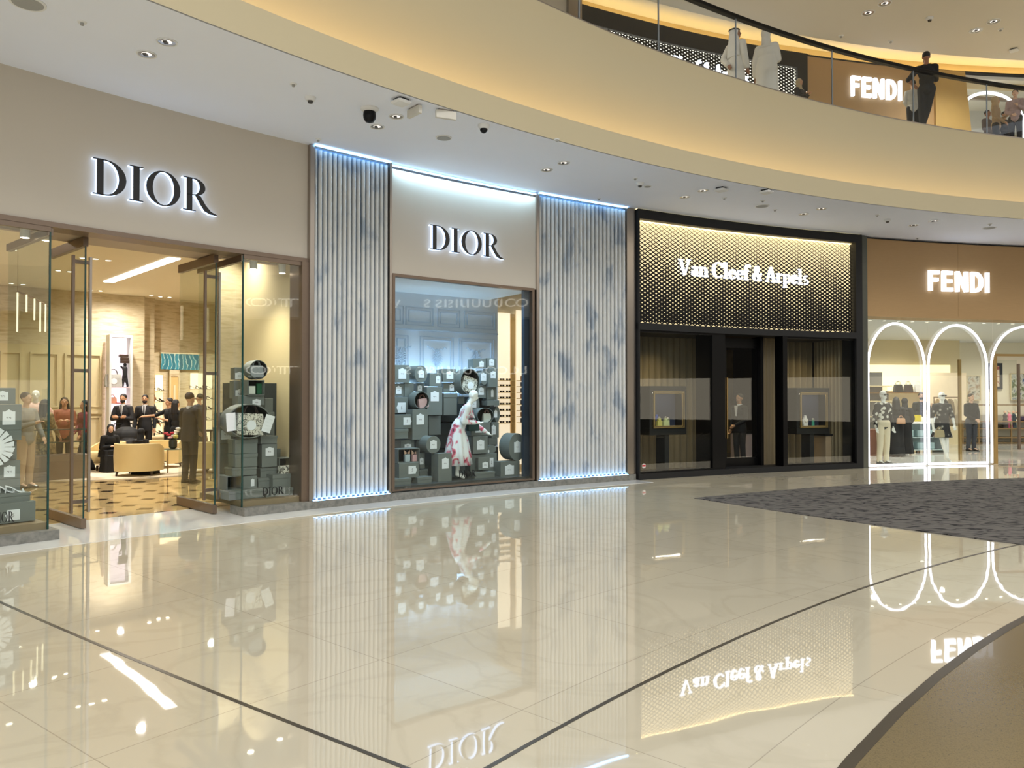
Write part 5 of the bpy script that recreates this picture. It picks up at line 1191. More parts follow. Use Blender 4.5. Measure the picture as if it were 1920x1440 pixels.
# ================================================================ FIRST SHOP: furniture and goods
M_tub = pm('cream_leather_chair', (220,196,140), .5, var=.03); M_dkwood = pm('dark_walnut', (60,42,30), .4, var=.2, scale=12, stretch=(1,8,1))
M_brass = pm('aged_brass', (150,120,80), .35, .9)
def tub_chair(label, pos, yaw, w=.78, h=.70):
    root = thing('tub_chair', label, 'armchair', T(pos.x, pos.y, pos.z, yaw)); r = w/2
    mb = MB(); rings = []
    for i in range(25):         # curved back shell, open towards +y (front)
        a = math.radians(-215+250*i/24); c, s_ = math.cos(a), math.sin(a); hh = h if s_ < -.3 else h-(s_+.3)*.22
        rings.append([(r*c, r*s_, .1), (r*c*1.02, r*s_*1.02, hh*.6), (r*c, r*s_, hh), (r*c*.86, r*s_*.86, hh), (r*c*.84, r*s_*.84, .12)])
    mb.loft(rings); mb.build('backrest', M_tub, root, smooth='auto', bevel=.012)
    mb = MB(); mb.lathe([(r*.8,.16),(r*.84,.2),(r*.84,.36),(r*.78,.40)], seg=28); mb.build('seat', M_tub, root, smooth='auto')
    for x, y in ((-.7,-.55),(.7,-.55),(-.6,.6),(.6,.6)):
        mb = MB(); mb.loft([[(x*r+a*.022, y*r+b*.022, z) for a, b in ((-1,-1),(1,-1),(1,1),(-1,1))] if z > 0.05 else [(x*r*1.06+a*.014, y*r*1.06+b*.014, z) for a, b in ((-1,-1),(1,-1),(1,1),(-1,1))] for z in (0,.12)]); mb.build('leg', M_dkwood, root)
    return root
root = disc = MB(); c = at(275, 17.6); mb = MB(); mb.lathe([(2.3, 0), (2.3, .014)], (0, 0), 48, 1.25, .85)
tag(mb.build('rug', pm('cream_rug', (226,212,186), .9, var=.06, scale=60), mw=T(c.x, c.y, .009, .7)), 'pale cream rug under the tub chairs in the open shop', 'rug')
tub_chair('cream leather tub chair with its curved back to the entrance', at(262, 16.35, .024), .1, .96, .68)
tub_chair('cream tub chair at the left holding the woman in black', at(196, 17.6, .024), 2.5, .9, .62)
tub_chair('cream tub chair facing the entrance behind the flower vase', at(303, 18.1, .024), 2.9, .9, .62)
tub_chair('cream tub chair seen through the glass door, right of the balding man', at(388, 17.0, .024), -.5, .9, .68)
# side table with flowers
p = at(325, 16.9, .024); root = thing('side_table', 'small round glass-topped side table with thin brass legs', 'table', T(p.x, p.y, p.z))
mb = MB(); mb.lathe([(.24,.50),(.24,.515)], seg=32); mb.build('table_top', pm('smoked_top', (90,110,104), .1), root)
for i in range(3): a = 2*PI*i/3+.4; mb = MB(); mb.tube([(.2*math.cos(a), .2*math.sin(a), 0), (.2*math.cos(a), .2*math.sin(a), .5)], .011, 8); mb.build('leg', M_brass, root)
vz = p.z+.517
mb = MB(); mb.lathe([(.05,0),(.085,.03),(.09,.14),(.075,.2)], seg=20, caps=False); mb.lathe([(.05,0),(.05,.004)], seg=20)
tag(mb.build('flower_vase', pm('dark_glass_vase', (54,58,46), .1), mw=T(p.x, p.y, vz), smooth='auto'), 'dark glass vase on the side table', 'vase')
rf = random.Random(5); cols = [('white_petal',(236,232,222)),('red_petal',(176,30,46)),('yellow_petal',(220,214,130)),('pink_petal',(226,170,170))]
cn = {'white_petal':'white','red_petal':'red','yellow_petal':'yellow','pink_petal':'pink'}
fl = [(-.10,.30,1),(-.02,.34,1),(.0,.28,0),(.06,.38,0),(.10,.44,0),(.04,.24,2),(.08,.28,2),(-.06,.24,3),(.03,.33,0),(-.16,.33,1)]
fpos = ['lowest at the left','at the top left','in the middle','high right','topmost','low front','low right','low left','centre right','outermost left']
for (x, z, ci), w_ in zip(fl, fpos):
    root = thing('cut_flower', '%s flower in the vase, %s of the bouquet' % (cn[cols[ci][0]], w_), 'flower', T(p.x+x, p.y+rf.uniform(-.05,.05), vz)); mb = MB()
    for k in range(6): a = k*PI/3; mb.ell((.028*math.cos(a), .028*math.sin(a), z), (.03,.03,.026), 8, 5)
    mb.ell((0,0,z), (.03,.03,.034), 8, 5); mb.build('bloom', pm(*cols[ci], .6), root, smooth=True)
    mb = MB(); mb.tube([(-x*.7, 0, .02), (0, 0, z)], .004, 5); mb.build('stem', pm('green_stem', (60,90,44), .6), root)
# wall niche with shelves, bags, statuette
NI = 11.9; ns0, ns1 = S(197, NI-.42), S(256, NI-.42); zt = Zf(226, 634, NI); zb = .12
root = thing('display_niche', 'tall bright white lit niche with glass shelves in the panelled back wall', 'shelving', FM((ns0+ns1)/2, NI, 0)); hw = (ns1-ns0)/2
mb = MB(); mb.box(-hw, hw, -.04, -.02, zb, zt); mb.build('lit_back', pm('lit_white_back', (236,226,232), .6, emis=(250,236,244), es=.85), root)
for x in (-hw, hw-.05): mb = MB(); mb.box(x, x+.05, -.42, -.04, zb, zt); mb.build('side_panel', M_white, root)
shz = [Zf(226, y, NI) for y in (726, 756, 787)]
for z in shz: mb = MB(); mb.box(-hw+.05, hw-.05, -.4, -.04, z-.02, z); mb.build('shelf', pm('pale_shelf', (226,206,210), .2), root)
mb = MB(); mb.box(-hw, hw, -.42, -.04, zt, zt+.06); mb.build('top_panel', M_white, root)
N4 = NI-.25
def on_shelf(px, z): return FM(S(px, N4), N4, z)
handbag('large grey and white tote bag on the top shelf of the white niche', on_shelf(212, shz[0]+.001), .42, .34, .15, pm('grey_canvas', (170,168,162), .7, var=.2, scale=40), pm('grey_handle', (110,108,104), .6), charm=True)
root = thing('dark_figurine', 'dark figurine carrying a stack on its head on the top shelf of the niche', 'figurine', on_shelf(234, shz[0]+.001))
mb = MB(); mb.cap((-.05,0,.03), .03, (-.03,0,.3), .04); mb.cap((.06,-.02,.03), .03, (.02,0,.3), .045); mb.cap((0,0,.3), .06, (0,0,.5), .065); mb.ell((0,0,.60), (.045,.045,.055)); mb.cap((-.1,0,.55), .025, (-.05,0,.5), .03)
remeshed('body', mb, K_black, root, .014)
for i, (z, w_) in enumerate(((.64,.12),(.72,.10),(.80,.11))): mb = MB(); mb.box(-w_-.02*i, w_-.02*i, -.06, .06, z, z+.075); mb.build('stacked_box', M_dkwood, root, bevel=.006)
handbag('small salmon pink handbag on the second shelf of the white niche', on_shelf(211, shz[1]+.001), .20, .16, .1, pm('salmon_leather', (226,160,130), .5))
root = thing('red_tray', 'thin red tray beside the salmon handbag in the niche', 'tray', on_shelf(221, shz[1]+.001)); mb = MB(); mb.box(-.07,.07,-.05,.05,0,.02); mb.build('tray', pm('red_lacquer', (190,30,50), .3), root)
handbag('small grey handbag on the third shelf of the white niche', on_shelf(213, shz[2]+.001), .24, .17, .1, M_grey)
# stroller behind the seated woman
p = at(238, 18.75); root = thing('baby_stroller', 'black baby stroller between the seated woman and the crossed-arm man', 'stroller', T(p.x, p.y, 0, .6))
mb = MB(); mb.ell((0,0,.72), (.32,.36,.24)); mb.ell((0,-.1,.55), (.26,.40,.18)); remeshed('hood', mb, K_abaya, root, .02)
mb = MB(); mb.tube([(-.22,.3,.3),(-.22,.5,.9),(-.2,.56,1.0),(.2,.56,1.0),(.22,.5,.9),(.22,.3,.3)], .016, 8); mb.build('push_bar', K_abaya, root)
for x in (-.26,.26):
    for y in (-.3,.3): mb = MB(lambda a,b,c: Vector((b,a,c))); mb.ylathe([(.10, x-.02),(.10, x+.02)], y, .10, 20); mb.build('wheel', K_shoe, root)
mb = MB(); mb.tube([(-.24,-.3,.1),(-.22,.3,.5),(.22,.3,.5),(.24,-.3,.1)], .014, 6); mb.build('chassis', M_black, root)
# bench and dark console with bags behind the chairs
p = at(289, 20.9); root = thing('upholstered_bench', 'taupe bench with beige rolls behind the cream tub chairs', 'bench', T(p.x, p.y, 0, .75)); mb = MB(); mb.box(-.7,.7,-.3,.3,.1,.5); mb.build('base', pm('taupe_fabric', (120,98,84), .8), root, bevel=.02)
mb = MB(); mb.box(-.72,.72,-.32,.32,.5,.6); mb.build('cushion', pm('beige_fabric', (196,172,130), .8), root, bevel=.03)
p = at(322, 21.0); root = thing('display_table', 'dark wooden table with small bags behind the bench', 'table', T(p.x+.6, p.y, 0, .75)); mb = MB(); mb.box(-.6,.6,-.25,.25,.72,.76); mb.build('table_top', M_dkwood, root)
for x in (-.55,.55):
    for y in (-.2,.2): mb = MB(); mb.box(x-.02,x+.02,y-.02,y+.02,0,.72); mb.build('leg', M_dkwood, root)
q = T(p.x+.6, p.y, .761, .75); handbag('grey boxy handbag on the dark display table', q @ Matrix.Translation((-.45,0,0)), .28, .22, .12, pm('taupe_leather', (104,92,84), .5)); handbag('white patterned pouch bag on the dark display table', q @ Matrix.Translation((-.1,0,0)), .2, .24, .1, M_card)
# far wall: sign band, turquoise picture, shoe shelves, gold doorway
NF = 16.9
a0_, a1_ = S(281, NF), S(392, NF); mz = (a0_+a1_)/2
M_turq = ramp_mat('turquoise_feather_painting', [(.35,(30,110,130)),(.5,(120,190,196)),(.62,(206,214,196)),(.75,(40,130,150))], 'WAVE', 1.2, .5, 6, dist=9)
root = thing('long_painting', 'long turquoise and white feathery painting high on the far wall', 'painting', FM(mz, NF, Zf(336, 693, NF))); mb = MB(); mb.box(a0_-mz, a1_-mz, -.03, 0, 0, Zf(336,664,NF)-Zf(336,693,NF)); mb.build('canvas', M_turq, root)
root = thing('light_band', 'bright cream lit band directly above the turquoise painting', 'light', FM(mz, NF, Zf(336, 663, NF))); mb = MB(); mb.box(a0_-mz, a1_-mz, -.05, 0, 0, .14); mb.build('band', pm('cream_lit_band', (236,220,180), .6, emis=(255,236,190), es=1.0), root)
def shoe_wall(x0, x1, y0, label, rows, cols_, es):
    s0, s1 = S(x0, NF-.05), S(x1, NF-.05); c = (s0+s1)/2; h = (s1-s0)/2; z1 = Zf((x0+x1)/2, y0, NF-.05)
    root = thing('shoe_shelving', label, 'shelving', FM(c, NF-.05, 0)); mb = MB(); mb.box(-h, h, -.03, -.01, .1, z1); mb.build('lit_back', pm('lit_cream_back', (236,222,186), .6, emis=(255,234,190), es=es), root)
    for i in range(rows):
        z = z1-.55-i*.36
        mb = MB(); mb.box(-h, h, -.3, -.03, z-.02, z); mb.build('shelf', M_cream, root)
        for j in range(cols_):
            x = -h+(j+.5)*2*h/cols_
            sh = shoe(FM(c, NF-.05, 0) @ Matrix.Translation((x, -.16, z+.001)) @ Matrix.Rotation(1.3+.5*((i+j) % 3), 4, 'Z'), 'dark high-heeled shoe displayed on the lit shelves of the far wall', K_black, 'shoes on the far wall shelves', 1.15)
shoe_wall(287, 308, 703, 'bright cream lit shoe shelving left of the gold doorway', 5, 2, .9)
shoe_wall(345, 408, 700, 'long cream shoe shelving seen through the glass door', 4, 4, .35)
s0, s1 = S(311, NF), S(341, NF); c = (s0+s1)/2; h = (s1-s0)/2; z1 = Zf(326, 706, NF)
root = thing('gold_doorway', 'tall beige panelled doorway with a carved stone lintel', 'doorway', FM(c, NF, 0)); mb = MB(); mb.box(-h, h, -.06, 0, 0, z1); mb.build('door_panel', pm('warm_beige_door', (206,176,116), .5), root)
mb = MB(); mb.box(-h, h, -.1, 0, z1, z1+.22); mb.build('lintel', M_trav, root)
for x in (-h, h-.05): mb = MB(); mb.box(x, x+.05, -.1, -.06, 0, z1); mb.build('jamb', M_cream, root)
mb = MB(); mb.box(-h+.2, h-.2, -.08, -.06, .3, z1-.3); mb.build('raised_panel', pm('beige_wall', (214,196,150), .6), root)
# rippled stone band over the far passage
swall('wall_passage_band', S(272, 12.6), S(410, 12.6), 12.6, 12.7, Zf(340, 662, 12.6), 4.45, M_trav, 8)
# shelf unit and round-backed chair glimpsed right of the vitrine
n = 6.0; s0, s1 = S(545, n), S(566, n)
root = thing('wall_shelving', 'white wall shelving glimpsed at the right end of the vitrine', 'shelving', FM((s0+s1)/2, n, 0)); hw = .8; mb = MB(); mb.box(-hw, hw, 0, .05, 0, 3.4); mb.build('back_panel', M_white, root)
for y in (669, 743, 777, 812): z = Zf(556, y, n); mb = MB(); mb.box(-hw, hw, -.3, 0, z-.03, z); mb.build('shelf', M_dkwood if y > 700 else M_white, root)
n = 3.6; p = FM(S(559, n), n, .009, .4); root = thing('dining_chair', 'taupe chair with an oval back at the right end of the vitrine', 'chair', p)
mb = MB(); mb.ylathe([(.01,-.02),(.2,-.03),(.22,0),(.2,.03),(.01,.02)], 0, .86, 28); mb.build('backrest', pm('taupe_fabric', (120,98,84), .8), root, smooth='auto')
mb = MB(); mb.box(-.22,.22,-.44,.0,.42,.48); mb.build('seat', pm('taupe_fabric', (120,98,84), .8), root, bevel=.02)
for x, y in ((-.18,-.4),(.18,-.4),(-.18,-.02),(.18,-.02)): mb = MB(); mb.tube([(x,y,.42),(x*1.05,y,0)], [.02,.013], 8); mb.build('leg', M_dkwood, root)
mb = MB(); mb.box(-.02,.02,-.02,.01,.46,.68); mb.build('back_support', M_dkwood, root)
# tall stand with shelves behind the left door (with small boxes)
p = at(112, 15.6); root = thing('glass_display_case', 'grey glass display case behind the left glass door', 'display case', T(p.x, p.y, .009, .75))
mb = MB(); mb.box(-.5,.5,-.25,.25,0,.5); mb.build('base', pm('taupe_base', (130,112,92), .5), root, bevel=.01)
for z in (.75, 1.0): mb = MB(); mb.box(-.48,.48,-.23,.23,z,z+.015); mb.build('glass_shelf', M_edge, root)
for x in (-.48,.46):
    for y in (-.23,.21): mb = MB(); mb.box(x,x+.02,y,y+.02,.5,1.02); mb.build('post', M_chrome, root)
# chandelier of hanging tubes
root = thing('hanging_tube_lamp', 'cluster of thin hanging lit tubes on a curved rail, seen through the left vitrine', 'ceiling light', at(62, 13.5, 3.4)); iv = root.matrix_world.inverted()
for i, (x, y0, y1) in enumerate(((31,548,622),(48,552,585),(63,560,600),(74,566,622),(84,570,622))):
    a, b = at(x, 13.5+i*.2, 0), 0; Y = 13.5+i*.2; za = EYE+(742-y0)/FPX*Y; zb_ = EYE+(742-y1)/FPX*Y
    mb = MB(); mb.tube([(a.x, a.y, za), (a.x, a.y, zb_)], .014, 8); o = mb.build('tube', glow('tube_lamp', (255,232,190), 2.5), root); o.matrix_parent_inverse = iv
mb = MB(); mb.tube([(at(31,13.5).x, 13.5, EYE+196/FPX*13.5), (at(60,13.9).x, 13.9, EYE+184/FPX*13.9), (at(92,14.5).x, 14.5, EYE+166/FPX*14.5)], .018, 8); o = mb.build('rail', M_brass, root); o.matrix_parent_inverse = iv
for px, Y in ((31,13.5),(92,14.5)):
    mb = MB(); a = at(px, Y); mb.tube([(a.x, a.y, EYE+180/FPX*Y), (a.x, a.y, 4.45)], .004, 5); o = mb.build('wire', M_brass, root); o.matrix_parent_inverse = iv
# sunglasses shelves to the right of the display window
n = 3.2; s0, s1 = S(934, n), S(958, n); t0, t1 = S(966, n), S(990, n)
M_shelflit = pm('lit_shelf_back', (240,226,204), .6, emis=(255,236,210), es=.75)
for (a, b, y0, lab, it) in ((s0-.1, s1, 587, 'lit cream shelving with rows of sunglasses right of the window stack', 'pair of dark sunglasses on the lit shelves beside the display window'), (t0, t1+.4, 580, 'lit cream shelving with dark accessories at the right end of the display window', 'small dark accessory on the shelves at the right end of the display window')):
    c = (a+b)/2; h = (b-a)/2; root = thing('display_shelving', lab, 'shelving', FM(c, n, 0)); zt = Zf(950, y0, n)
    mb = MB(); mb.box(-h, h, 0, .03, .1, zt); mb.build('lit_back', M_shelflit, root)
    for k in range(8):
        z = Zf(950, 713+k*11.3, n); mb = MB(); mb.box(-h, h, -.2, 0, z-.012, z); mb.build('shelf', M_tub, root)
        for j in range(3 if 'glasses' in lab else 2):
            x = -h+.12+j*.17 if 'glasses' in lab else -h+.14+j*.25
            if x > h-.08: continue
            m = FM(c, n, z) @ Matrix.Translation((x, -.12, .001))
            if 'glasses' in lab:
                r2 = thing('sunglasses', it, 'sunglasses', m, 'sunglasses on the shelves')
                for sx in (-1, 1): mb = MB(); mb.box(sx*.033-.028, sx*.033+.028, -.006, .002, 0, .04); mb.build('lens', M_lett, r2, bevel=.004); mb = MB(); mb.box(sx*.062-.002, sx*.062+.002, 0, .08, .025, .032); mb.build('temple', M_lett, r2)
            else:
                mb = MB(); mb.box(-.08, .08, -.05, .05, 0, .1); tag(mb.build('boxed_accessory', M_lett if (k+j) % 3 else M_brass, mw=m, bevel=.01), it, 'accessory', 'accessories on the right shelves')
mb = MB(F); mb.box(s1+.01, t0-.01, n, n+.06, 0, 3.6); struct(mb.build('wall_gold_strip', pm('gold_strip', (196,164,110), .5)))
light('SPOT', 'window_side_spot', F(s1, 2.2, 4.3), 90, (1,.94,.84), .05, angle=130, blend=1)
swall('wall_behind_shelves', S(900, 3.3), S(1187), 3.3, 3.4, 0, 4.4, M_beige, 6)
# ================================================================ RIGHT SHOP: furniture and goods
def atn(px, n, z=0): return FM(S(px, n), n, z)
# shelving with handbags on the back wall
nb = 6.95; z = Zf(1690, 736, nb)
root = thing('glass_shelf', 'long brass-edged glass shelf with three handbags on the back wall', 'shelf', FM(S(1700, nb), nb, z-.03)); mb = MB(); mb.box(-2.2, 1.7, -.4, 0, 0, .03); mb.build('shelf_board', M_brass, root)
for px, lab, m_ in ((1684, 'black ribbed bucket bag, left on the long glass shelf', K_shoe), (1703, 'dark brown bucket bag, middle of the long glass shelf', pm('dark_brown_leather', (50,34,30), .5)), (1722, 'white and gold patterned bag, right on the long glass shelf', M_card)):
    handbag(lab, FM(S(px, nb-.2), nb-.2, z+.002), .29, .27, .15, m_)
root = thing('lit_wall_panel', 'pale glowing wall panel behind the three handbags', 'wall panel', FM(S(1700, nb), nb, 0)); mb = MB(); mb.box(-1.9, 1.6, -.04, 0, z+.05, Zf(1690, 684, nb)); mb.build('panel', pm('lit_yellow_panel', (240,228,190), .6, emis=(255,240,200), es=.8), root)
root = thing('grey_shelf_niche', 'grey niche with small shelves at the left of the right shop', 'shelving', FM(S(1640, nb), nb, 0)); mb = MB(); mb.box(-.75, .5, -.03, 0, 0, 2.5); mb.build('back_panel', pm('grey_panel', (130,128,124), .5), root)
for y in (725, 753, 782): zz = Zf(1640, y, nb); mb = MB(); mb.box(-.7, .45, -.3, -.03, zz, zz+.03); mb.build('shelf', M_cream, root)
# white vitrine counter
n = 3.9; m = atn(1722, n); root = thing('display_counter', 'white counter with open glass shelves beside the two women in black', 'counter', m)
mb = MB(); mb.box(-.95,.75,-.35,.35,.86,.92); mb.build('counter_top', M_white, root, bevel=.008)
for x in (-.95,-.62,.70): mb = MB(); mb.box(x,x+.05,-.33,.33,0,.86); mb.build('side_panel', M_white, root)
for zz in (.08,.45): mb = MB(); mb.box(-.57,.70,-.33,.33,zz,zz+.02); mb.build('glass_shelf', pm('pale_glass_shelf', (190,206,206), .1), root)
mb = MB(); mb.box(-.57,.70,.28,.30,.1,.86); mb.build('back_panel', pm('pale_glass_shelf', (190,206,206), .1), root)
for x, w_, h_, c_, l in ((-.75,.10,.14,(206,186,30),'yellow and black camera-shaped bag at the left end of the white counter'),(-.05,.14,.2,(206,186,30),'taller yellow and black boxy bag in the middle of the white counter')):
    handbag(l, m @ Matrix.Translation((x, 0, .921)), w_*2, h_, .12, pm('yellow_leather', c_, .4), K_shoe)
root = thing('white_tray_row', 'row of white display trays on the white counter', 'tray', m @ Matrix.Translation((.35, 0, .921)))
for k in range(4): mb = MB(); mb.box(-.3+k*.17, -.15+k*.17, -.1, .1, 0, .14); mb.build('tray', M_card, root, bevel=.01)
for k, x in enumerate((-.35, .0, .35)):
    for zz in (.10, .47): mb = MB(); mb.box(-.11,.11,-.1,.1,0,.2); tag(mb.build('folded_item', pm('pale_aqua', (196,220,220), .5), mw=m @ Matrix.Translation((x, 0, zz+.001)), bevel=.02), 'pale aqua folded item on the glass shelves inside the white counter', 'accessory', 'items inside the white counter')
handbag('caramel brown bag hanging low beside the woman in black', atn(1677, 2.6, .007), .30, .26, .14, pm('caramel_leather', (150,92,56), .4))
handbag('tan envelope bag carried by the woman in black', atn(1689, 2.3, .92), .26, .16, .06, pm('tan_leather', (176,136,104), .5))
handbag('small beige handbag held by the mannequin in the short dress', atn(1761, .38, .66), .24, .18, .1, pm('beige_leather', (176,160,124), .5))
mb = MB(); mb.box(-.6,.6,-.3,.3,0,.75); tag(mb.build('brown_cabinet', pm('brown_lacquer', (104,66,48), .4), mw=atn(1640, 3.0), bevel=.01), 'low brown cabinet behind the mannequin in cream trousers', 'cabinet')
# paintings on the far wall
nf = 7.95
def painting(px0, px1, y0, y1, label, mat, frame):
    s0, s1 = S(px0, nf), S(px1, nf); c = (s0+s1)/2; h = (s1-s0)/2; z1, z0 = Zf((px0+px1)/2, y0, nf), Zf((px0+px1)/2, y1, nf)
    root = thing('painting', label, 'painting', FM(c, nf, z0)); t = .10 if frame == K_shoe else .03
    mb = MB(); mb.box(-h+t, h-t, -.03, 0, t, z1-z0-t); mb.build('canvas', mat, root)
    for bx in ((-h,h,0,t),(-h,h,z1-z0-t,z1-z0),(-h,-h+t,t,z1-z0-t),(h-t,h,t,z1-z0-t)): mb = MB(); mb.box(bx[0],bx[1],-.05,0,bx[2],bx[3]); mb.build('frame', frame, root)
M_p1 = ramp_mat('grey_abstract', [(.35,(90,88,80)),(.5,(196,192,176)),(.65,(150,120,90)),(.8,(210,206,190))], 'NOISE', 5, .6, 6)
M_p2 = ramp_mat('cream_red_abstract', [(.0,(226,206,180)),(.28,(222,200,170)),(.33,(150,40,40)),(.4,(226,206,180))], 'VORONOI', 3, .6)
M_p3 = ramp_mat('blue_green_garden', [(.35,(60,84,120)),(.48,(206,206,190)),(.6,(96,110,60)),(.75,(190,196,200))], 'NOISE', 6, .6, 6)
painting(1808, 1841, 704, 751, 'square grey abstract painting on the wall behind the man in the black shirt', M_p1, M_cream)
painting(1848, 1882, 681, 730, 'cream picture with red marks in a thick black frame', M_p2, K_shoe)
painting(1889, 1935, 700, 751, 'blue and green painting with plants, cut by the right edge', M_p3, M_cream)
# long wall bench with shelves below the paintings
n = 7.2; s0, s1 = S(1775, n), S(1990, n); c = (s0+s1)/2; h = (s1-s0)/2; root = thing('low_shelving', 'long low gold and cream shelving running under the paintings', 'shelving', FM(c, n, 0)); iv = root.matrix_world.inverted()
for y, d in ((759, .1), (790, .5), (803, .5), (820, .5), (838, .5)):
    z = max(.05, Zf(1850, y, n)); o = part('shelf', s0, s1, n-d+.5, n+.5, z-.03, z+.01, M_brass if y != 759 else M_brass, root, 12)
part('back_panel', s0, s1, n+.46, n+.5, .06, Zf(1850, 790, n), pm('cream_leather', (210,200,170), .5), root, 12)
for k in range(8): s = s0+(s1-s0)*k/7; part('post', s-.02, s+.02, n, n+.04, 0, Zf(1850, 790, n), M_brass, root)
for k, (px, c_, nm) in enumerate(((1884,(70,60,56),'dark'),(1892,(226,110,140),'pink'),(1900,(50,66,74),'navy'),(1907,(226,216,190),'cream'))):
    zz = Zf(1890, 803, n)+.012; root = thing('small_mannequin', 'small %s dressed doll form on the shelves under the paintings' % nm, 'figurine', atn(px, n+.15, zz))
    mb = MB(); mb.lathe([(.10,0),(.09,.2),(.055,.34),(.07,.44),(.03,.5)], seg=16); mb.build('dress', pm('doll_%s' % nm, c_, .7), root, smooth='auto'); mb = MB(); mb.ell((0,0,.55), (.045,.045,.055)); mb.build('head', pm('skin_light', (224,182,152), .5), root, smooth=True)
for px, c_, nm in ((1787,(54,44,56),'dark purple'),(1917,(60,50,70),'violet')):
    zz = Zf(1850, 790, n)+.012; mb = MB(); mb.box(-.28,.28,-.12,.12,0,.16); tag(mb.build('folded_scarf', pm('scarf_'+nm[:4], c_, .8), mw=atn(px, n+.2, zz), bevel=.04), 'folded %s scarf on top of the long shelving' % nm, 'scarf')
# rail of clothes and tall panel between the arches
n = 4.6; m = atn(1776, n); root = thing('clothes_rail', 'brass clothes rail with a few hanging garments behind the mannequin in the dress', 'clothes rail', m)
for x in (-.45,.45): mb = MB(); mb.tube([(x,0,0),(x,0,1.65)], .014, 8); mb.build('upright', M_brass, root)
mb = MB(); mb.tube([(-.46,0,1.65),(.46,0,1.65)], .014, 8); mb.build('bar', M_brass, root)
for k, (x, c_, nm) in enumerate(((-.3,(196,166,120),'camel'),(-.1,(60,56,54),'charcoal'),(.1,(150,132,104),'khaki'),(.3,(214,200,170),'ivory'))):
    mb = MB(); mb.loft([[(x-.03, -.17*q, z), (x+.03, -.17*q, z), (x+.03, .17*q, z), (x-.03, .17*q, z)] for q, z in ((1.1,.75),(1,1.3),(.8,1.5),(.2,1.6))])
    g = tag(mb.build('hanging_garment', pm('garment_'+nm, c_, .8), mw=m.copy(), smooth='auto'), '%s garment hanging on the brass rail' % nm, 'clothing')
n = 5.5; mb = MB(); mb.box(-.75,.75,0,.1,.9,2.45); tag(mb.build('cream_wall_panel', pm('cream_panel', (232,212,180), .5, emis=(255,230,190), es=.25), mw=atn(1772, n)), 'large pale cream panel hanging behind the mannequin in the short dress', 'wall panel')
# ================================================================ CEILING EQUIPMENT
M_recess = pm('dark_lamp_recess', (70,66,60), .3, .4); M_grille = pm('grey_speaker_mesh', (158,158,154), .7, var=.15, scale=120)
M_lampglow = glow('dim_reflector', (255,246,232), 1.1)
mbt = lambda: MB()
def reflector_lamp(px, py, z, r, label, group=None):
    p = on_z(px, py, z); root = thing('recessed_downlight', label, 'ceiling light', Matrix.Translation(p), group)
    mb = MB(); mb.lathe([(r, 0), (r*1.0, -.012), (r*.86, -.012), (r*.84, 0)], seg=28, caps=False); mb.build('rim', M_white, root, smooth='auto')
    mb = MB(); mb.lathe([(r*.84, -.006), (r*.5, -.003)], seg=24, caps=False); mb.build('reflector', pm('mirror_reflector', (196,192,184), .18, .9), root)
    mb = MB(); mb.lathe([(r*.5, -.003), (.001, -.003)], seg=20, caps=False); mb.build('lamp', M_lampglow, root)
    mb = MB(); mb.box(-r*.3, r*.1, -r*.35, r*.2, -.02, -.004); mb.build('bracket', M_recess, root)
names = {(313,78):'upper downlight of the pair over the large lettering',(275,101):'lower downlight of the pair over the large lettering',
(743,218):'downlight beside the hanging white sign boxes, nearer the balcony',(707,237):'downlight right below the black dome camera',
(1057,305):'upper downlight of the pair over the wide marble column',(1025,318):'lower downlight of the pair over the wide marble column',
(1318,357):'upper downlight of the pair over the left half of the black shopfront',(1284,369):'lower downlight of the pair over the left half of the black shopfront',
(1540,391):'upper downlight of the pair over the right half of the black shopfront',(1507,401):'lower downlight of the pair over the right half of the black shopfront',
(1750,414):'upper downlight of the pair over the tan shopfront',(1713,422):'lower downlight of the pair over the tan shopfront'}
for (px, py), lab in names.items(): reflector_lamp(px, py, HC, .105, 'round recessed '+lab)
for px, py, lab in ((1628,24,'lower left'),(1659,6,'upper left'),(1830,57,'upper right'),(1863,40,'far right')):
    reflector_lamp(px, py, HP, .16, 'round recessed downlight in the perforated ceiling, %s of four' % lab)
def speaker(px, py, r, lab):
    root = thing('ceiling_speaker', lab, 'speaker', Matrix.Translation(on_z(px, py, HC))); mb = MB(); mb.lathe([(r,0),(r,-.01),(r*.85,-.012)], seg=32); mb.build('rim', M_white, root, smooth='auto')
    mb = MB(); mb.lathe([(r*.85,-.0125),(r*.7,-.017)], seg=32); mb.build('mesh_cover', M_grille, root)
for px, py, r, lab in ((52,5,.16,'round grey ceiling speaker at the top left corner'),(832,258,.12,'round grey ceiling speaker above the display window'),(1429,386,.14,'round grey ceiling speaker above the black shopfront'),(1855,427,.14,'round grey ceiling speaker at the right above the tan shopfront'),(1214,349,.07,'tiny round speaker beside the detector over the marble column')): speaker(px, py, r, lab)
def detector(px, py, z, lab, k=1.0, dome=None):
    root = thing('dome_camera' if dome else 'smoke_detector', lab, 'camera' if dome else 'smoke detector', Matrix.Translation(on_z(px, py, z)) @ Matrix.Scale(k, 4))
    mb = MB(); mb.lathe([(.07,0),(.07,-.02),(.05,-.05)], seg=24); mb.build('housing', M_white, root, smooth='auto')
    mb = MB(); mb.lathe([(.045,-.05),(.042,-.075),(.02,-.095),(.004,-.1)] if dome else [(.035,-.05),(.03,-.075),(.012,-.08)], seg=20); mb.build('dome' if dome else 'sensor', M_black if dome else M_recess, root, smooth='auto')
detector(582, 182, HC, 'white smoke detector between the large lettering and the black camera'); detector(1200, 343, HC, 'white smoke detector above the wide marble column'); detector(1664, 411, HC, 'white smoke detector above the left part of the tan shopfront')
detector(907, 234, HC, 'small white camera with black dome right of the blank sign boxes', 1.2, True); detector(1743, 33, HP, 'smoke detector on the perforated upper ceiling', 1.3)
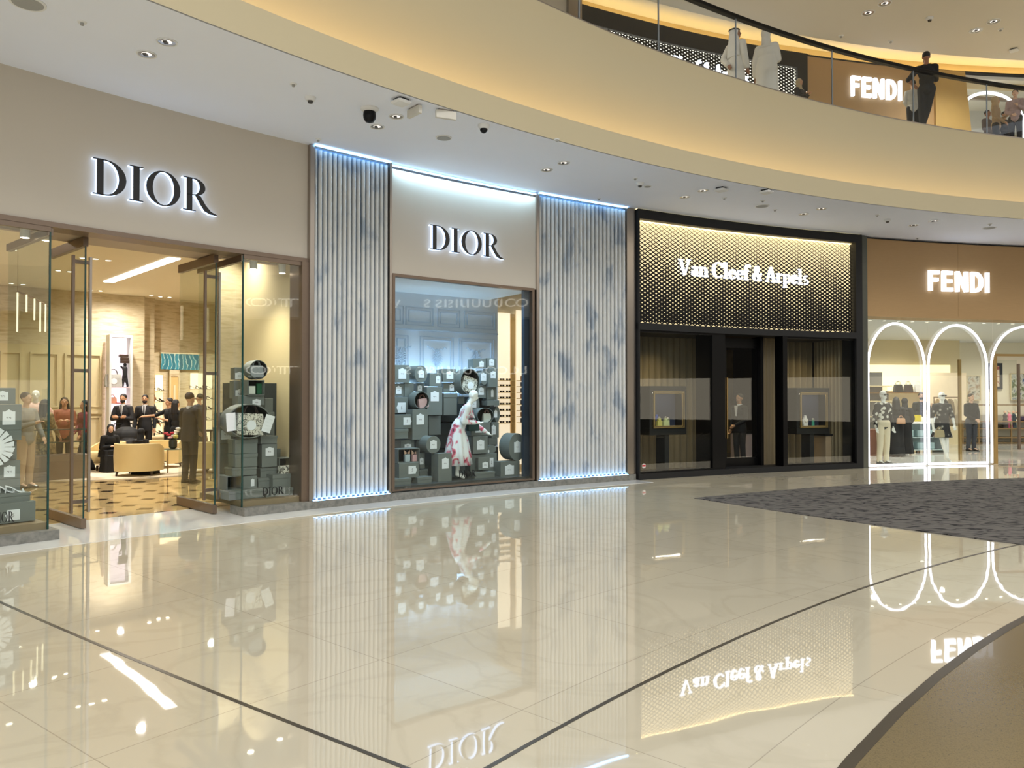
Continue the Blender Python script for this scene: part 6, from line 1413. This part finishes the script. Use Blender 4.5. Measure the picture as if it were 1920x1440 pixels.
root = thing('dome_camera', 'large black ball camera on a white round mount', 'camera', Matrix.Translation(on_z(693, 203, HC))); mb = MB(); mb.lathe([(.12,0),(.12,-.02),(.08,-.05)], seg=28); mb.build('mount', M_white, root, smooth='auto')
mb = MB(); mb.lathe([(.08,-.05),(.085,-.1),(.08,-.14),(.055,-.18),(.01,-.195)], seg=24); mb.build('camera_ball', M_black, root, smooth='auto')
def ap(px, py, lab, z=HC):
    root = thing('wireless_access_point', lab, 'access point', Matrix.Translation(on_z(px, py, z)) @ Matrix.Rotation(.8, 4, 'Z')); mb = MB(); mb.box(-.07,.07,-.07,.07,-.03,0); mb.build('mount', M_blackmatt, root)
    mb = MB(); mb.loft([[(x*w, y*w, zz) for x, y in ((-1,-.8),(-.8,-1),(.8,-1),(1,-.8),(1,.8),(.8,1),(-.8,1),(-1,.8))] for w, zz in ((.10,-.03),(.105,-.045),(.085,-.065))]); mb.build('cover', M_white, root, smooth='auto')
ap(752, 186, 'white square wireless box above the blank hanging sign boxes'); ap(1352, 352, 'white wireless box above the black shopfront, left one'); ap(1437, 356, 'white wireless box above the black shopfront, right one')
for px, py, yaw, lab in ((777, 200, -.85, 'blank white hanging sign box turned edge-on beside the black ball camera'), (836, 206, .4, 'blank white hanging sign box turned flat towards the viewer')):
    root = thing('hanging_sign_box', lab, 'sign box', Matrix.Translation(on_z(px, py, HC)) @ Matrix.Rotation(yaw, 4, 'Z')); mb = MB(); mb.box(-.14,.14,-.025,.025,-.12,-.015); mb.build('panel', pm('offwhite_panel', (206,202,190), .5), root, bevel=.004)
    mb = MB(); mb.box(-.1,.1,-.02,.02,-.015,0); mb.build('bracket', M_chrome, root)
def head(px, py, z, lab, k=1.0):
    root = thing('sprinkler_head', lab, 'sprinkler', Matrix.Translation(on_z(px, py, z)) @ Matrix.Scale(k, 4)); mb = MB(); mb.lathe([(.045,0),(.04,-.012)], seg=18); mb.build('cap', M_white, root, smooth='auto')
    mb = MB(); mb.lathe([(.018,-.012),(.018,-.035)], seg=12); mb.build('nozzle', M_grille, root)
for px, py, lab in ((154,41,'at the far left, above the large lettering'),(550,157,'left of the first smoke detector'),(597,261,'at the top of the first marble column'),(1044,261,'between the black-dome camera and the balcony edge'),(1123,372,'at the top of the wide marble column'),(1191,334,'above the detector over the wide marble column'),(1358,371,'nearest the top of the black shopfront, left'),(1430,376,'just above the round speaker over the black shopfront'),(1453,393,'nearest the top of the black shopfront, right'),(1645,403,'left of the detector above the tan shopfront'),(1720,446,'nearest the top of the tan shopfront'),(1856,420,'beside the round speaker above the tan shopfront')):
    head(px, py, HC, 'small white sprinkler cap '+lab)
for px, py, lab in ((1577,67,'over the left part of the upper tan panel'),(1670,77,'over the upper lettering'),(1876,55,'near the far right downlight')): head(px, py, HP, 'small sprinkler cap on the perforated ceiling '+lab, 1.5)
ap(1901, 92, 'white round-cornered box on the perforated ceiling at the far right', HP)
# hall downlights: the light they give
for (px, py) in list(names)[::2]:
    p = on_z(px, py, HC); light('SPOT', 'hall_spot', (p.x, p.y, HC-.03), 55, (1,.95,.86), .06, angle=110, blend=1)
for s in (2, 8, 14, 19): light('SPOT', 'upper_hall_spot', F(s, 1.2, HP-.05), 420, (1,.94,.82), .08, angle=150, blend=1)
